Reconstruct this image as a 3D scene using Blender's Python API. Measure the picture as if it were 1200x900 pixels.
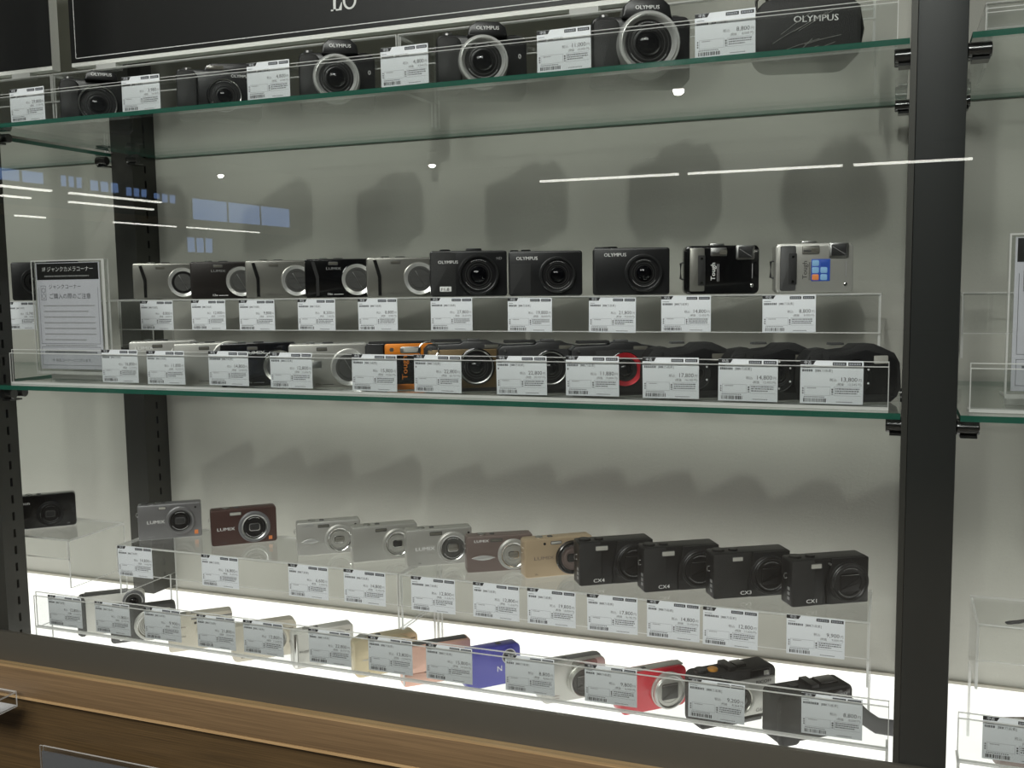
import bpy, bmesh, math, random
from mathutils import Vector, Matrix

for o in list(bpy.data.objects):
    bpy.data.objects.remove(o)
SC = bpy.context.scene
COL = SC.collection
RND = random.Random(7)

# ------------------------------------------------------------------ camera
YAW, PIT, ROLL, FPX = math.radians(21.1), math.radians(5.73), math.atan(.0136), 1165.0
EYE = Vector((0, 0, 1.45))
fw = Vector((-math.sin(YAW) * math.cos(PIT), math.cos(YAW) * math.cos(PIT), -math.sin(PIT)))
r0 = Vector((math.cos(YAW), math.sin(YAW), 0))
u0 = r0.cross(fw)
rt = r0 * math.cos(ROLL) - u0 * math.sin(ROLL)
up = r0 * math.sin(ROLL) + u0 * math.cos(ROLL)
cd = bpy.data.cameras.new('camera')
cd.sensor_width = 36.0
cd.lens = 36.0 * FPX / 1200.0
cd.clip_start = .02
cd.clip_end = 100
co = bpy.data.objects.new('camera', cd)
COL.objects.link(co)
M = Matrix((rt, up, -fw)).transposed().to_4x4()
M.translation = EYE
co.matrix_world = M
SC.camera = co

# ------------------------------------------------------------------ world, lamps, exposure
w = bpy.data.worlds.new('shop_ambience')
SC.world = w
w.use_nodes = True
w.node_tree.nodes['Background'].inputs[0].default_value = (.95, 1.0, .93, 1)
w.node_tree.nodes['Background'].inputs[1].default_value = .05


def lamp(name, kind, loc, target, energy, color, **kw):
    d = bpy.data.lights.new(name, kind)
    d.energy = energy
    d.color = color
    for k, v in kw.items():
        setattr(d, k, v)
    o = bpy.data.objects.new(name, d)
    COL.objects.link(o)
    o.location = loc
    o.rotation_euler = (Vector(target) - Vector(loc)).to_track_quat('-Z', 'Y').to_euler()
    return o


# ceiling spotlight behind the photographer: it throws the camera shadows on the back wall
lamp('ceiling_spot_lamp', 'SPOT', (-.25, -.82, 3.02), (-.5, 1.4, 1.8), 62, (1, .98, .93),
     shadow_soft_size=.05, spot_size=math.radians(72), spot_blend=1.0)
# added broad fill light, stands in for the shop's ambient light
lamp('ambient_fill', 'AREA', (-.7, -3.2, 4.3), (-.6, 1.2, 1.3), 232, (1, .99, .96), shape='RECTANGLE', size=4.5, size_y=1.4)

SC.view_settings.view_transform = 'Standard'
SC.view_settings.look = 'None'
SC.view_settings.gamma = 1
SC.view_settings.use_curve_mapping = False
SC.view_settings.exposure = 0.0
SC.cycles.transparent_max_bounces = 48
SC.cycles.max_bounces = 8
SC.cycles.caustics_reflective = False
SC.cycles.caustics_refractive = False

# ------------------------------------------------------------------ materials


def lin(c):
    return tuple(((v / 255) / 12.92 if v / 255 <= .04045 else ((v / 255 + .055) / 1.055) ** 2.4) for v in c) + (1,)


def mat(name, rgb, rough=.5, metal=0., spec=.5, coat=0., bump=0., bscale=400., var=0., vscale=30., emit=None, estr=1.):
    m = bpy.data.materials.new(name)
    m.use_nodes = True
    nt = m.node_tree
    b = nt.nodes['Principled BSDF']
    col = lin(rgb)
    b.inputs['Base Color'].default_value = col
    b.inputs['Roughness'].default_value = rough
    b.inputs['Metallic'].default_value = metal
    b.inputs['Specular IOR Level'].default_value = spec
    b.inputs['Coat Weight'].default_value = coat
    b.inputs['Coat Roughness'].default_value = .08
    if emit:
        b.inputs['Emission Color'].default_value = emit
        b.inputs['Emission Strength'].default_value = estr
    tc = nt.nodes.new('ShaderNodeTexCoord')
    if var:
        n = nt.nodes.new('ShaderNodeTexNoise')
        n.inputs['Scale'].default_value = vscale
        n.inputs['Detail'].default_value = 4
        nt.links.new(tc.outputs['Object'], n.inputs['Vector'])
        mx = nt.nodes.new('ShaderNodeMix')
        mx.data_type = 'RGBA'
        mx.inputs[6].default_value = tuple(c * (1 - var) for c in col[:3]) + (1,)
        mx.inputs[7].default_value = tuple(min(1, c * (1 + var)) for c in col[:3]) + (1,)
        nt.links.new(n.outputs['Fac'], mx.inputs[0])
        nt.links.new(mx.outputs[2], b.inputs['Base Color'])
    if bump:
        n = nt.nodes.new('ShaderNodeTexNoise')
        n.inputs['Scale'].default_value = bscale
        n.inputs['Detail'].default_value = 3
        nt.links.new(tc.outputs['Object'], n.inputs['Vector'])
        bp = nt.nodes.new('ShaderNodeBump')
        bp.inputs['Strength'].default_value = bump
        bp.inputs['Distance'].default_value = .001
        nt.links.new(n.outputs['Fac'], bp.inputs['Height'])
        nt.links.new(bp.outputs[0], b.inputs['Normal'])
    return m


def clear(name, tint=(1, 1, 1), f0=.04, haze=0., rough=.0):
    """thin clear sheet: straight-through transmission plus Fresnel mirror reflection"""
    m = bpy.data.materials.new(name)
    m.use_nodes = True
    nt = m.node_tree
    nt.nodes.clear()
    out = nt.nodes.new('ShaderNodeOutputMaterial')
    geo = nt.nodes.new('ShaderNodeNewGeometry')
    dot = nt.nodes.new('ShaderNodeVectorMath')
    dot.operation = 'DOT_PRODUCT'
    nt.links.new(geo.outputs['Incoming'], dot.inputs[0])
    nt.links.new(geo.outputs['Normal'], dot.inputs[1])

    def mt(op, a, b=None):
        n = nt.nodes.new('ShaderNodeMath')
        n.operation = op
        for i, v in enumerate((a, b)):
            if v is None:
                continue
            if isinstance(v, (int, float)):
                n.inputs[i].default_value = v
            else:
                nt.links.new(v, n.inputs[i])
        n.use_clamp = op in ('SUBTRACT', 'MULTIPLY_ADD')
        return n.outputs[0]
    c = mt('ABSOLUTE', dot.outputs['Value'])
    s = mt('SUBTRACT', 1.0, c)
    p = mt('POWER', s, 5.0)
    f = mt('ADD', mt('MULTIPLY', p, 1 - f0), f0)
    tr = nt.nodes.new('ShaderNodeBsdfTransparent')
    tr.inputs[0].default_value = tint + (1,)
    gl = nt.nodes.new('ShaderNodeBsdfGlossy')
    gl.inputs['Roughness'].default_value = rough
    gl.inputs[0].default_value = (1, 1, 1, 1)
    base = tr.outputs[0]
    if haze:
        df = nt.nodes.new('ShaderNodeBsdfDiffuse')
        df.inputs[0].default_value = (.85, .87, .86, 1)
        mh = nt.nodes.new('ShaderNodeMixShader')
        mh.inputs[0].default_value = haze
        nt.links.new(base, mh.inputs[1])
        nt.links.new(df.outputs[0], mh.inputs[2])
        base = mh.outputs[0]
    mx = nt.nodes.new('ShaderNodeMixShader')
    nt.links.new(f, mx.inputs[0])
    nt.links.new(base, mx.inputs[1])
    nt.links.new(gl.outputs[0], mx.inputs[2])
    nt.links.new(mx.outputs[0], out.inputs[0])
    return m


def edge_mat(name, rgb, clearness, rough=.15, translucent=.5):
    """edge of a glass or acrylic sheet"""
    m = bpy.data.materials.new(name)
    m.use_nodes = True
    nt = m.node_tree
    nt.nodes.clear()
    out = nt.nodes.new('ShaderNodeOutputMaterial')
    col = lin(rgb)
    d = nt.nodes.new('ShaderNodeBsdfDiffuse')
    d.inputs[0].default_value = col
    t = nt.nodes.new('ShaderNodeBsdfTranslucent')
    t.inputs[0].default_value = col
    a = nt.nodes.new('ShaderNodeMixShader')
    a.inputs[0].default_value = translucent
    g = nt.nodes.new('ShaderNodeBsdfGlossy')
    g.inputs['Roughness'].default_value = rough
    b = nt.nodes.new('ShaderNodeMixShader')
    b.inputs[0].default_value = .15
    tr = nt.nodes.new('ShaderNodeBsdfTransparent')
    e = nt.nodes.new('ShaderNodeMixShader')
    e.inputs[0].default_value = clearness
    L = nt.links.new
    L(d.outputs[0], a.inputs[1]); L(t.outputs[0], a.inputs[2])
    L(a.outputs[0], b.inputs[1]); L(g.outputs[0], b.inputs[2])
    L(b.outputs[0], e.inputs[1]); L(tr.outputs[0], e.inputs[2])
    L(e.outputs[0], out.inputs[0])
    return m


def wood(name, a, b, scale=1.0):
    m = bpy.data.materials.new(name)
    m.use_nodes = True
    nt = m.node_tree
    bs = nt.nodes['Principled BSDF']
    bs.inputs['Roughness'].default_value = .45
    tc = nt.nodes.new('ShaderNodeTexCoord')
    mp = nt.nodes.new('ShaderNodeMapping')
    mp.inputs['Scale'].default_value = (2.2 * scale, 140 * scale, 200 * scale)
    n = nt.nodes.new('ShaderNodeTexNoise')
    n.inputs['Scale'].default_value = 3.5
    n.inputs['Detail'].default_value = 6
    n.inputs['Distortion'].default_value = .3
    r = nt.nodes.new('ShaderNodeValToRGB')
    r.color_ramp.elements[0].position = .3
    r.color_ramp.elements[0].color = lin(a)
    r.color_ramp.elements[1].position = .72
    r.color_ramp.elements[1].color = lin(b)
    L = nt.links.new
    L(tc.outputs['Object'], mp.inputs[0]); L(mp.outputs[0], n.inputs['Vector'])
    L(n.outputs['Fac'], r.inputs[0]); L(r.outputs[0], bs.inputs['Base Color'])
    bp = nt.nodes.new('ShaderNodeBump')
    bp.inputs['Strength'].default_value = .15
    bp.inputs['Distance'].default_value = .001
    L(n.outputs['Fac'], bp.inputs['Height']); L(bp.outputs[0], bs.inputs['Normal'])
    return m


def emitter(name, rgb, strength):
    m = bpy.data.materials.new(name)
    m.use_nodes = True
    nt = m.node_tree
    nt.nodes.clear()
    e = nt.nodes.new('ShaderNodeEmission')
    e.inputs[0].default_value = tuple(rgb) + (1,)
    e.inputs[1].default_value = strength
    o = nt.nodes.new('ShaderNodeOutputMaterial')
    nt.links.new(e.outputs[0], o.inputs[0])
    return m


MT = {
    'wall': mat('grey_wallpaper', (180, 179, 171), .85, bump=.3, bscale=260, var=.05, vscale=9),
    'post': mat('black_steel', (44, 46, 45), .38, .2, bump=.05, bscale=900),
    'post_grey': mat('grey_steel', (62, 62, 58), .42, .4, bump=.05, bscale=900),
    'slot': mat('slot_dark', (10, 10, 10), .8),
    'rail': mat('dark_bronze_metal', (96, 91, 83), .42, .3),
    'oak': wood('oak_veneer', (112, 90, 64), (140, 114, 82)),
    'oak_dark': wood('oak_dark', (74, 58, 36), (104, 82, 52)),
    'oak_edge': wood('oak_edge_band', (176, 142, 98), (206, 174, 128)),
    'brown': mat('grey_trim', (176, 172, 160), .6),
    'glass': clear('shelf_glass', (.955, .975, .962), .045),
    'glass_edge': edge_mat('shelf_glass_edge', (34, 104, 86), .05, .12, .35),
    'door': clear('door_glass', (.965, .975, .968), .04),
    'acrylic': clear('acrylic_sheet', (.975, .98, .977), .04, haze=.002),
    'acrylic_edge': edge_mat('acrylic_edge', (255, 255, 252), .05, .1, .4),  # white colour stands in for light piped to the clear edges
    'chrome': mat('chrome', (215, 215, 212), .12, 1.),
    'rim': mat('bright_silver_rim', (226, 226, 223), .22, .55),
    'chrome2': mat('satin_chrome', (190, 190, 188), .28, 1.),
    'steel_dark': mat('dark_chrome', (92, 92, 92), .18, .9),
    'panel': emitter('light_panel_diffuser', (1, .985, .935), 1.5),
    'card': mat('white_card', (236, 239, 243), .6, var=.02, vscale=60),
    'ink': mat('black_ink', (34, 34, 36), .6),
    'ink2': mat('grey_ink', (96, 98, 102), .6),
    'boxline': mat('pale_ink', (150, 154, 160), .6),
    'paper': mat('lilac_white_paper', (206, 206, 214), .7),
    'sign_black': mat('sign_black_print', (25, 25, 24), .4),
    'sign_white': mat('white_board_edge', (240, 240, 234), .5),
    'black': mat('black_plastic', (26, 26, 27), .38, bump=.08, bscale=900),
    'black_g': mat('black_gloss', (16, 16, 17), .15, coat=.5),
    'black_m': mat('black_matt_rubber', (34, 34, 34), .7, bump=.4, bscale=1100),
    'black_leather': mat('black_leatherette', (30, 30, 29), .6, bump=.7, bscale=700),
    'black_metal': mat('black_anodised', (44, 44, 45), .35, .6),
    'grey_dk': mat('dark_grey_plastic', (72, 72, 72), .45),
    'grey': mat('grey_satin', (120, 120, 122), .4, .3),
    'lens_dark': mat('lens_black', (20, 19, 20), .3),
    'lens_grey': mat('lens_grey', (92, 92, 90), .35, .4),
    'glassy': mat('lens_glass', (8, 8, 11), .06, spec=.35),
    'blade': mat('lens_shutter', (62, 62, 62), .4, .5),
    'blade_lt': mat('lens_shutter_silver', (150, 148, 140), .35, .6),
    'silver': mat('silver_satin', (188, 187, 181), .36, .55, var=.03),
    'silver_lt': mat('silver_light', (192, 191, 186), .36, .5),
    'silver_gl': mat('silver_gloss', (158, 157, 150), .24, .65),
    'white': mat('pearl_white', (216, 214, 208), .35, coat=.3),
    'cream': mat('champagne_white', (206, 199, 184), .38, .2),
    'champ': mat('champagne_gold', (208, 194, 162), .35, .4),
    'gold': mat('light_gold', (200, 178, 148), .38, .45),
    'gunmetal': mat('gunmetal_silver', (134, 133, 134), .38, .5),
    'brownred': mat('dark_brown_metal', (80, 57, 52), .38, .35),
    'taupe': mat('taupe_metal', (128, 114, 109), .38, .4),
    'browndark': mat('dark_brown_black', (44, 40, 38), .35, .3),
    'olive': mat('olive_bronze', (112, 94, 66), .35, .5),
    'orange': mat('orange_metal', (232, 136, 40), .35, .3),
    'red': mat('red_gloss', (206, 26, 50), .3, coat=.4),
    'redring': mat('red_anodised', (190, 44, 54), .3, .4),
    'pink': mat('rose_pink', (236, 190, 172), .36, .25),
    'purple': mat('violet_blue', (72, 72, 168), .35, .15, coat=.3),
    'orange_btn': mat('orange_button', (214, 150, 60), .4),
    'blue_st': mat('blue_sticker', (46, 84, 176), .5),
    'lblue_st': mat('pale_blue_print', (140, 186, 226), .5),
    'orange_st': mat('orange_print', (232, 140, 80), .5),
    'flash': mat('flash_window', (196, 194, 186), .18, .2, coat=.6),
    'flash_dk': mat('flash_window_dark', (110, 108, 100), .18, .2, coat=.6),
    'white_txt': mat('white_lettering', (232, 232, 230), .5),
    'grey_txt': mat('grey_lettering', (150, 150, 150), .45),
    'dark_txt': mat('dark_lettering', (70, 68, 66), .5),
    'cap': mat('clear_bag_film', (210, 214, 212), .1),
    'strap': mat('black_nylon', (36, 36, 36), .8, bump=.4, bscale=900),
    'strap_grey': mat('grey_cord', (72, 72, 74), .8),
    'floor': mat('shop_floor', (120, 112, 100), .5, var=.1, vscale=3),
    'ceil': mat('dark_ceiling', (96, 96, 92), .9),
    'tube': emitter('tube_light_glow', (1, .98, .9), 9.),
    'spot': emitter('spot_glow', (1, .97, .9), 160.),
    'window': emitter('daylight_pane', (.30, .50, 1.0), 2.2),
    'mull': mat('window_frame_grey', (90, 96, 104), .5),
    'beam': mat('wood_beam', (190, 160, 120), .6),
}

# ------------------------------------------------------------------ mesh helpers


class MB:
    def __init__(s):
        s.v, s.f, s.m = [], [], []

    def add(s, vs, fs, mi=0):
        n = len(s.v)
        s.v += [tuple(p) for p in vs]
        for f in fs:
            s.f.append(tuple(i + n for i in f))
            s.m.append(mi)
        return s

    def box(s, x0, x1, y0, y1, z0, z1, mi=0, edge=None, thin=None):
        """edge: material index for the four narrow sides of a sheet whose normal is axis `thin`"""
        vs = [(x0, y0, z0), (x1, y0, z0), (x1, y1, z0), (x0, y1, z0), (x0, y0, z1), (x1, y0, z1), (x1, y1, z1), (x0, y1, z1)]
        fs = {'z-': (0, 3, 2, 1), 'z+': (4, 5, 6, 7), 'y-': (0, 1, 5, 4), 'x+': (1, 2, 6, 5), 'y+': (2, 3, 7, 6), 'x-': (3, 0, 4, 7)}
        n = len(s.v)
        s.v += vs
        for k, f in fs.items():
            s.f.append(tuple(i + n for i in f))
            s.m.append(edge if edge is not None and k[0] != thin else mi)
        return s

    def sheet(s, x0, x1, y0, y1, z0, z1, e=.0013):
        """upright clear sheet with the bright refracted rim line painted on as strips around its front"""
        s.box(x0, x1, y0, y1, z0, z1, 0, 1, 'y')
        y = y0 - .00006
        s.rect(x0, x1, z1 - e, z1, y, 1).rect(x0, x1, z0, z0 + e, y, 1)  # edge-coloured strips paint in the light refracted along the sheet's rim
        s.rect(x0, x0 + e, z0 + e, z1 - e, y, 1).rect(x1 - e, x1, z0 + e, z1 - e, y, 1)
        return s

    def slab(s, pts, y0, y1, b=.001, mi=0, bb=None):
        """pts: outline (x,z) seen from the front (counter-clockwise), extruded y0 (front) to y1 (back), rounded rims"""
        n = len(pts)
        nor = []
        for i in range(n):
            ax, az = pts[i - 1]; bx, bz = pts[i]; cx, cz = pts[(i + 1) % n]
            e1 = Vector((bx - ax, bz - az)); e2 = Vector((cx - bx, cz - bz))
            if e1.length < 1e-9: e1 = e2
            if e2.length < 1e-9: e2 = e1
            e1.normalize(); e2.normalize()
            n1 = Vector((e1.y, -e1.x)); n2 = Vector((e2.y, -e2.x))
            v = (n1 + n2)
            l = v.length
            if l < 1e-6:
                v = n1
            else:
                v = v / l
                c = max(.35, v.dot(n1)); v = v / c
            nor.append(v)
        bb = b if bb is None else bb
        rings = [(b, y0), (b * .3, y0 + b * .3), (0, y0 + b), (0, y1 - bb), (bb * .3, y1 - bb * .3), (bb, y1)]
        vs = []
        for ins, y in rings:
            for i in range(n):
                vs.append((pts[i][0] - nor[i].x * ins, y, pts[i][1] - nor[i].y * ins))
        fs = []
        for k in range(len(rings) - 1):
            for i in range(n):
                j = (i + 1) % n
                fs.append((k * n + i, (k + 1) * n + i, (k + 1) * n + j, k * n + j))
        fs.append(tuple(range(n)))
        fs.append(tuple((len(rings) - 1) * n + i for i in reversed(range(n))))
        return s.add(vs, fs, mi)

    def lathe(s, prof, cx=0, cz=0, seg=36, mi=0, sx=1, sz=1):
        """prof: (radius, y) list around a y axis"""
        vs, fs = [], []
        for r, y in prof:
            for k in range(seg):
                a = 2 * math.pi * k / seg
                vs.append((cx + r * sx * math.cos(a), y, cz + r * sz * math.sin(a)))
        for p in range(len(prof) - 1):
            for k in range(seg):
                j = (k + 1) % seg
                fs.append((p * seg + k, p * seg + j, (p + 1) * seg + j, (p + 1) * seg + k))
        if prof[-1][0] > 0:
            q = (len(prof) - 1) * seg
            fs.append(tuple(q + k for k in range(seg)))
        return s.add(vs, fs, mi)

    def cylz(s, cx, cy, r, z0, z1, seg=24, mi=0, top=.85, knurl=0.):
        vs, fs = [], []
        for z, q in ((z0, 1), (z1 - (z1 - z0) * .25, 1), (z1, top)):
            for k in range(seg):
                a = 2 * math.pi * k / seg
                rr = r * q * (1 - knurl * (k % 2))
                vs.append((cx + rr * math.cos(a), cy + rr * math.sin(a), z))
        for p in range(2):
            for k in range(seg):
                j = (k + 1) % seg
                fs.append((p * seg + k, p * seg + j, (p + 1) * seg + j, (p + 1) * seg + k))
        fs.append(tuple(2 * seg + k for k in range(seg)))
        fs.append(tuple(reversed(range(seg))))
        return s.add(vs, fs, mi)

    def cylx(s, x0, x1, cy, cz, r, seg=24, mi=0):
        vs, fs = [], []
        c = min(r * .12, (x1 - x0) * .2)
        for x, q in ((x0, r - c), (x0 + c, r), (x1 - c, r), (x1, r - c)):
            for k in range(seg):
                a = 2 * math.pi * k / seg
                vs.append((x, cy + q * math.cos(a), cz + q * math.sin(a)))
        for p in range(3):
            for k in range(seg):
                j = (k + 1) % seg
                fs.append((p * seg + k, p * seg + j, (p + 1) * seg + j, (p + 1) * seg + k))
        fs.append(tuple(reversed(range(seg))))
        fs.append(tuple(3 * seg + k for k in range(seg)))
        return s.add(vs, fs, mi)

    def tube(s, path, r, seg=8, mi=0, flat=1.0, closed=False):
        P = [Vector(p) for p in path]
        n = len(P)
        vs, fs = [], []
        for i in range(n):
            a = P[(i - 1) % n] if (closed or i) else P[0]
            b = P[(i + 1) % n] if (closed or i < n - 1) else P[-1]
            t = (b - a).normalized()
            q = t.cross(Vector((0, 0, 1)))
            if q.length < 1e-4: q = Vector((1, 0, 0))
            q.normalize()
            h = q.cross(t)
            for k in range(seg):
                an = 2 * math.pi * k / seg
                vs.append(P[i] + q * r * math.cos(an) + h * r * flat * math.sin(an))
        for i in range(n if closed else n - 1):
            for k in range(seg):
                j = (k + 1) % seg
                i2 = (i + 1) % n
                fs.append((i * seg + k, i * seg + j, i2 * seg + j, i2 * seg + k))
        if not closed:
            fs.append(tuple(reversed(range(seg))))
            fs.append(tuple((n - 1) * seg + k for k in range(seg)))
        return s.add(vs, fs, mi)

    def rect(s, x0, x1, z0, z1, y, mi=0):
        return s.add([(x0, y, z0), (x1, y, z0), (x1, y, z1), (x0, y, z1)], [(0, 1, 2, 3)], mi)

    def poly(s, pts, y, mi=0):
        return s.add([(x, y, z) for x, z in pts], [tuple(range(len(pts)))], mi)

    def text(s, body, x, z, h, y, mi=0, align='L', bold=False, squeeze=1.0, rot=0.):
        vs, fs, wd = glyphs(body)
        k = h / .72
        ox = {'L': 0, 'C': -wd / 2, 'R': -wd}[align]
        ca, sa = math.cos(rot), math.sin(rot)
        out = []
        for a, b in vs:
            px, pz = (a + ox) * k * squeeze, b * k
            out.append((x + px * ca - pz * sa, y, z + px * sa + pz * ca))
        s.add(out, fs, mi)
        if bold:
            s.add([(p[0] + h * .035 * ca, p[1] - .00002, p[2] + h * .035 * sa) for p in out], fs, mi)
        return s

    def mesh(s, name, mats):
        me = bpy.data.meshes.new(name)
        me.from_pydata(s.v, [], s.f)
        for m in mats:
            me.materials.append(MT[m] if isinstance(m, str) else m)
        me.polygons.foreach_set('material_index', s.m)
        me.update()
        bm = bmesh.new()
        bm.from_mesh(me)
        for f in bm.faces:
            f.smooth = True
        for e in bm.edges:
            if len(e.link_faces) == 2:
                if e.link_faces[0].material_index != e.link_faces[1].material_index or e.calc_face_angle(0) > .6:
                    e.smooth = False
        bm.to_mesh(me)
        bm.free()
        return me

    def build(s, name, mats, parent=None, loc=None):
        if isinstance(mats, str): mats = [mats]
        o = bpy.data.objects.new(name, s.mesh(name, mats))
        COL.objects.link(o)
        if parent is not None: o.parent = parent
        if loc is not None: o.location = loc
        return o


_G = {}
_FC = bpy.data.curves.new('type', 'FONT')
_FC.resolution_u = 2
_FO = bpy.data.objects.new('type', _FC)
COL.objects.link(_FO)


def glyphs(body):
    if body not in _G:
        _FC.body = body
        _FO.update_tag()
        bpy.context.view_layer.update()
        me = bpy.data.meshes.new_from_object(_FO.evaluated_get(bpy.context.evaluated_depsgraph_get()))
        vs = [(v.co.x, v.co.y) for v in me.vertices]
        fs = [tuple(p.vertices) for p in me.polygons]
        wd = max((v[0] for v in vs), default=0)
        _G[body] = (vs, fs, wd)
        bpy.data.meshes.remove(me)
    return _G[body]


def rrect(w, h, r, seg=5, x0=0., z0=0.):
    r = min(r, w / 2 - 1e-5, h / 2 - 1e-5)
    pts = []
    for cx, cz, a0 in ((x0 + w - r, z0 + r, -90), (x0 + w - r, z0 + h - r, 0), (x0 + r, z0 + h - r, 90), (x0 + r, z0 + r, 180)):
        for k in range(seg + 1):
            a = math.radians(a0 + 90 * k / seg)
            pts.append((cx + r * math.cos(a), cz + r * math.sin(a)))
    return pts


def tag(o, label, cat, group=None, kind=None):
    if label: o['label'] = label
    if cat: o['category'] = cat
    if group: o['group'] = group
    if kind: o['kind'] = kind
    return o


def struct(o):
    o['kind'] = 'structure'
    return o


def empty(name, loc, rz=0.):
    o = bpy.data.objects.new(name, None)
    o.empty_display_size = .02
    COL.objects.link(o)
    o.location = loc
    o.rotation_euler = (0, 0, rz)
    return o


# ------------------------------------------------------------------ the shop around the case
WALL_Y = 1.478
PANEL_Z = .885
struct(MB().box(-24, 6, -28, 3, -.05, 0).build('floor', 'floor'))
struct(MB().box(-24, 6, -28, 1.9, 5.2, 5.3).build('ceiling', 'ceil'))
struct(MB().box(-2.7, 1.3, WALL_Y, WALL_Y + .05, 0, 2.7).build('wall_back', 'wall'))
# far shop wall with its window band (seen mirrored in the glass door)
WX = -19.0
wl = struct(MB().box(WX - .2, WX, -28, 3, 0, 5.3).build('wall_left', 'ceil'))
struct(MB().box(-19, 6, -28.2, -28, 0, 5.3).build('wall_front', 'ceil'))
struct(MB().box(6, 6.2, -28, 3, 0, 5.3).build('wall_right', 'ceil'))
wn = 0
for ya, yb, z0, z1 in ((-16.3, -14.2, 3.95, 4.25), (-17.5, -16.75, 3.95, 4.25), (-18.75, -17.7, 3.93, 4.22), (-19.8, -18.95, 3.86, 4.15),
                       (-20.95, -20.0, 3.82, 4.08), (-26.6, -21.6, 3.42, 4.06), (-22.5, -21.3, 2.48, 2.93)):
    wn += 1
    fr = MB()
    fr.box(WX + .01, WX + .06, ya - .06, yb + .06, z0 - .06, z0).box(WX + .01, WX + .06, ya - .06, yb + .06, z1, z1 + .06)
    fr.box(WX + .01, WX + .06, ya - .06, ya, z0, z1).box(WX + .01, WX + .06, yb, yb + .06, z0, z1)
    f = struct(fr.build('window_%d' % wn, 'mull'))
    k = 3
    for i in range(k):
        a = ya + (yb - ya) * i / k
        b = ya + (yb - ya) * (i + 1) / k
        MB().box(WX + .02, WX + .03, a + .05, b - .05, z0 + .02, z1 - .02).build('pane', 'window', f)
struct(MB().box(WX + .02, WX + .12, -27, -13, 3.18, 3.42).build('trim_2', 'beam'))

# ceiling lamps of the shop (seen as thin bright lines and points in the glass)
SPOTS = [('Y', -12.9, -8.9, -10.5), ('Y', -12.9, -10.9, -13.1), ('Y', -14.2, -10.7, -11.3), ('Y', -14.2, -12.2, -14.4),
         ('Y', -17.7, -14.2, -15.0), ('Y', -17.6, -17.0, -19.2), ('Y', -17.55, -19.6, -22.8),
         ('X', -12.95, -5.3, -3.1), ('X', -12.95, -2.95, -.75), ('X', -12.95, -.6, .93)]
TUBE_LABELS = ['ceiling tube light mirrored in the door at the left picture edge, upper streak',
               'ceiling tube light mirrored as the upper streak across the back left upright',
               'short ceiling tube light mirrored just below the left edge streak',
               'ceiling tube light mirrored as the second streak left of the back upright',
               'short ceiling tube light mirrored low at the left edge above the notice stand',
               'ceiling tube light mirrored as a low streak across the back left upright',
               'ceiling tube light mirrored low, right of the back left upright',
               'ceiling tube light mirrored above the hot shoe camera, left third of the long streak',
               'ceiling tube light mirrored above the waterproof cameras, middle of the long streak',
               'ceiling tube light mirrored across the black right upright']
for i, (ax, c, a, b) in enumerate(SPOTS):
    t = empty('ceiling_tube_light', (c, (a + b) / 2, 3.05) if ax == 'Y' else ((a + b) / 2, c, 3.05))
    hl = abs(b - a) / 2
    hx, hy = (.035, hl) if ax == 'Y' else (hl, .035)
    MB().box(-hx * 1.3 if ax == 'Y' else -hx, hx * 1.3 if ax == 'Y' else hx, -hy, hy, .03, .07).build('housing', 'mull', t)
    MB().box(-hx, hx, -hy, hy, 0, .03).build('glowing_tube', 'tube', t)
    MB().cylx(-.01, .01, 0, .1, .01).build('bracket', 'mull', t)
    tag(t, TUBE_LABELS[i], 'ceiling light', 'ceiling tube lights of the shop')
for i, (x, y) in enumerate(((-9.0, -9.77), (-1.74, -6.32), (-5.82, -10.07))):
    t = empty('ceiling_spotlight', (x, y, 3.05))
    MB().cylz(0, 0, .075, .0, .16, mi=0, top=.8).build('lamp_can', 'black', t)
    MB().lathe([(.045, 0), (.042, .015), (.032, .03), (.015, .038), (.0001, .04)], 0, 0, 20).build('lamp_lens', 'spot', t).rotation_euler = (math.radians(-90), 0, 0)
    tag(t, ('ceiling spotlight mirrored as a white point right of the back left upright', 'ceiling spotlight mirrored as a white point under the upper shelf at right',
            'ceiling spotlight mirrored as a white point above the large hot shoe camera')[i], 'spotlight', 'ceiling spotlights of the shop')

# ------------------------------------------------------------------ the display case
PX = [(-1.302, -1.256), (.0145, .061)]
# bottom: light panel, rail, oak counter
lp = empty('light_panel', (0, 0, PANEL_Z))
MB().box(-2.6, 1.25, 1.13, WALL_Y - .001, -.012, 0).build('diffuser', 'panel', lp)
MB().box(-2.6, 1.25, 1.125, WALL_Y - .001, -.04, -.0125).build('panel_tray', 'grey', lp)
tag(lp, 'glowing white light panel forming the bottom of the display case', 'light panel')
tr = MB().box(-2.6, 1.25, WALL_Y - .006, WALL_Y - .0005, PANEL_Z, PANEL_Z + .004).build('trim_1', 'brown')
struct(tr)
rl = MB()
rl.slab([(-2.6, .846), (1.25, .846), (1.25, .934), (-2.6, .934)], 1.0905, 1.0985, .0012)
tag(rl.build('case_rail', 'rail'), 'dark bronze metal rail along the front of the light panel', 'rail')
ct = empty('counter', (0, 0, 0))
MB().slab([(-2.6, .8465), (1.25, .8465), (1.25, .889), (-2.6, .889)], 1.0722, 1.0900, .0006).build('counter_edge', 'oak', ct)
MB().box(-2.6, 1.25, 1.0728, 1.0898, .889, .8896).build('edge_band', 'oak_edge', ct)
MB().box(-2.6, 1.25, 1.0712, 1.082, .8425, .8463).build('bottom_bead', 'oak_edge', ct)
tag(ct, 'oak counter edge below the dark bronze rail', 'counter')
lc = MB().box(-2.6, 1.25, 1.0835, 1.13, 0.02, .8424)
tag(lc.build('cabinet_front', 'oak_dark'), 'shaded dark oak front recessed under the counter edge', 'cabinet')


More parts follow.
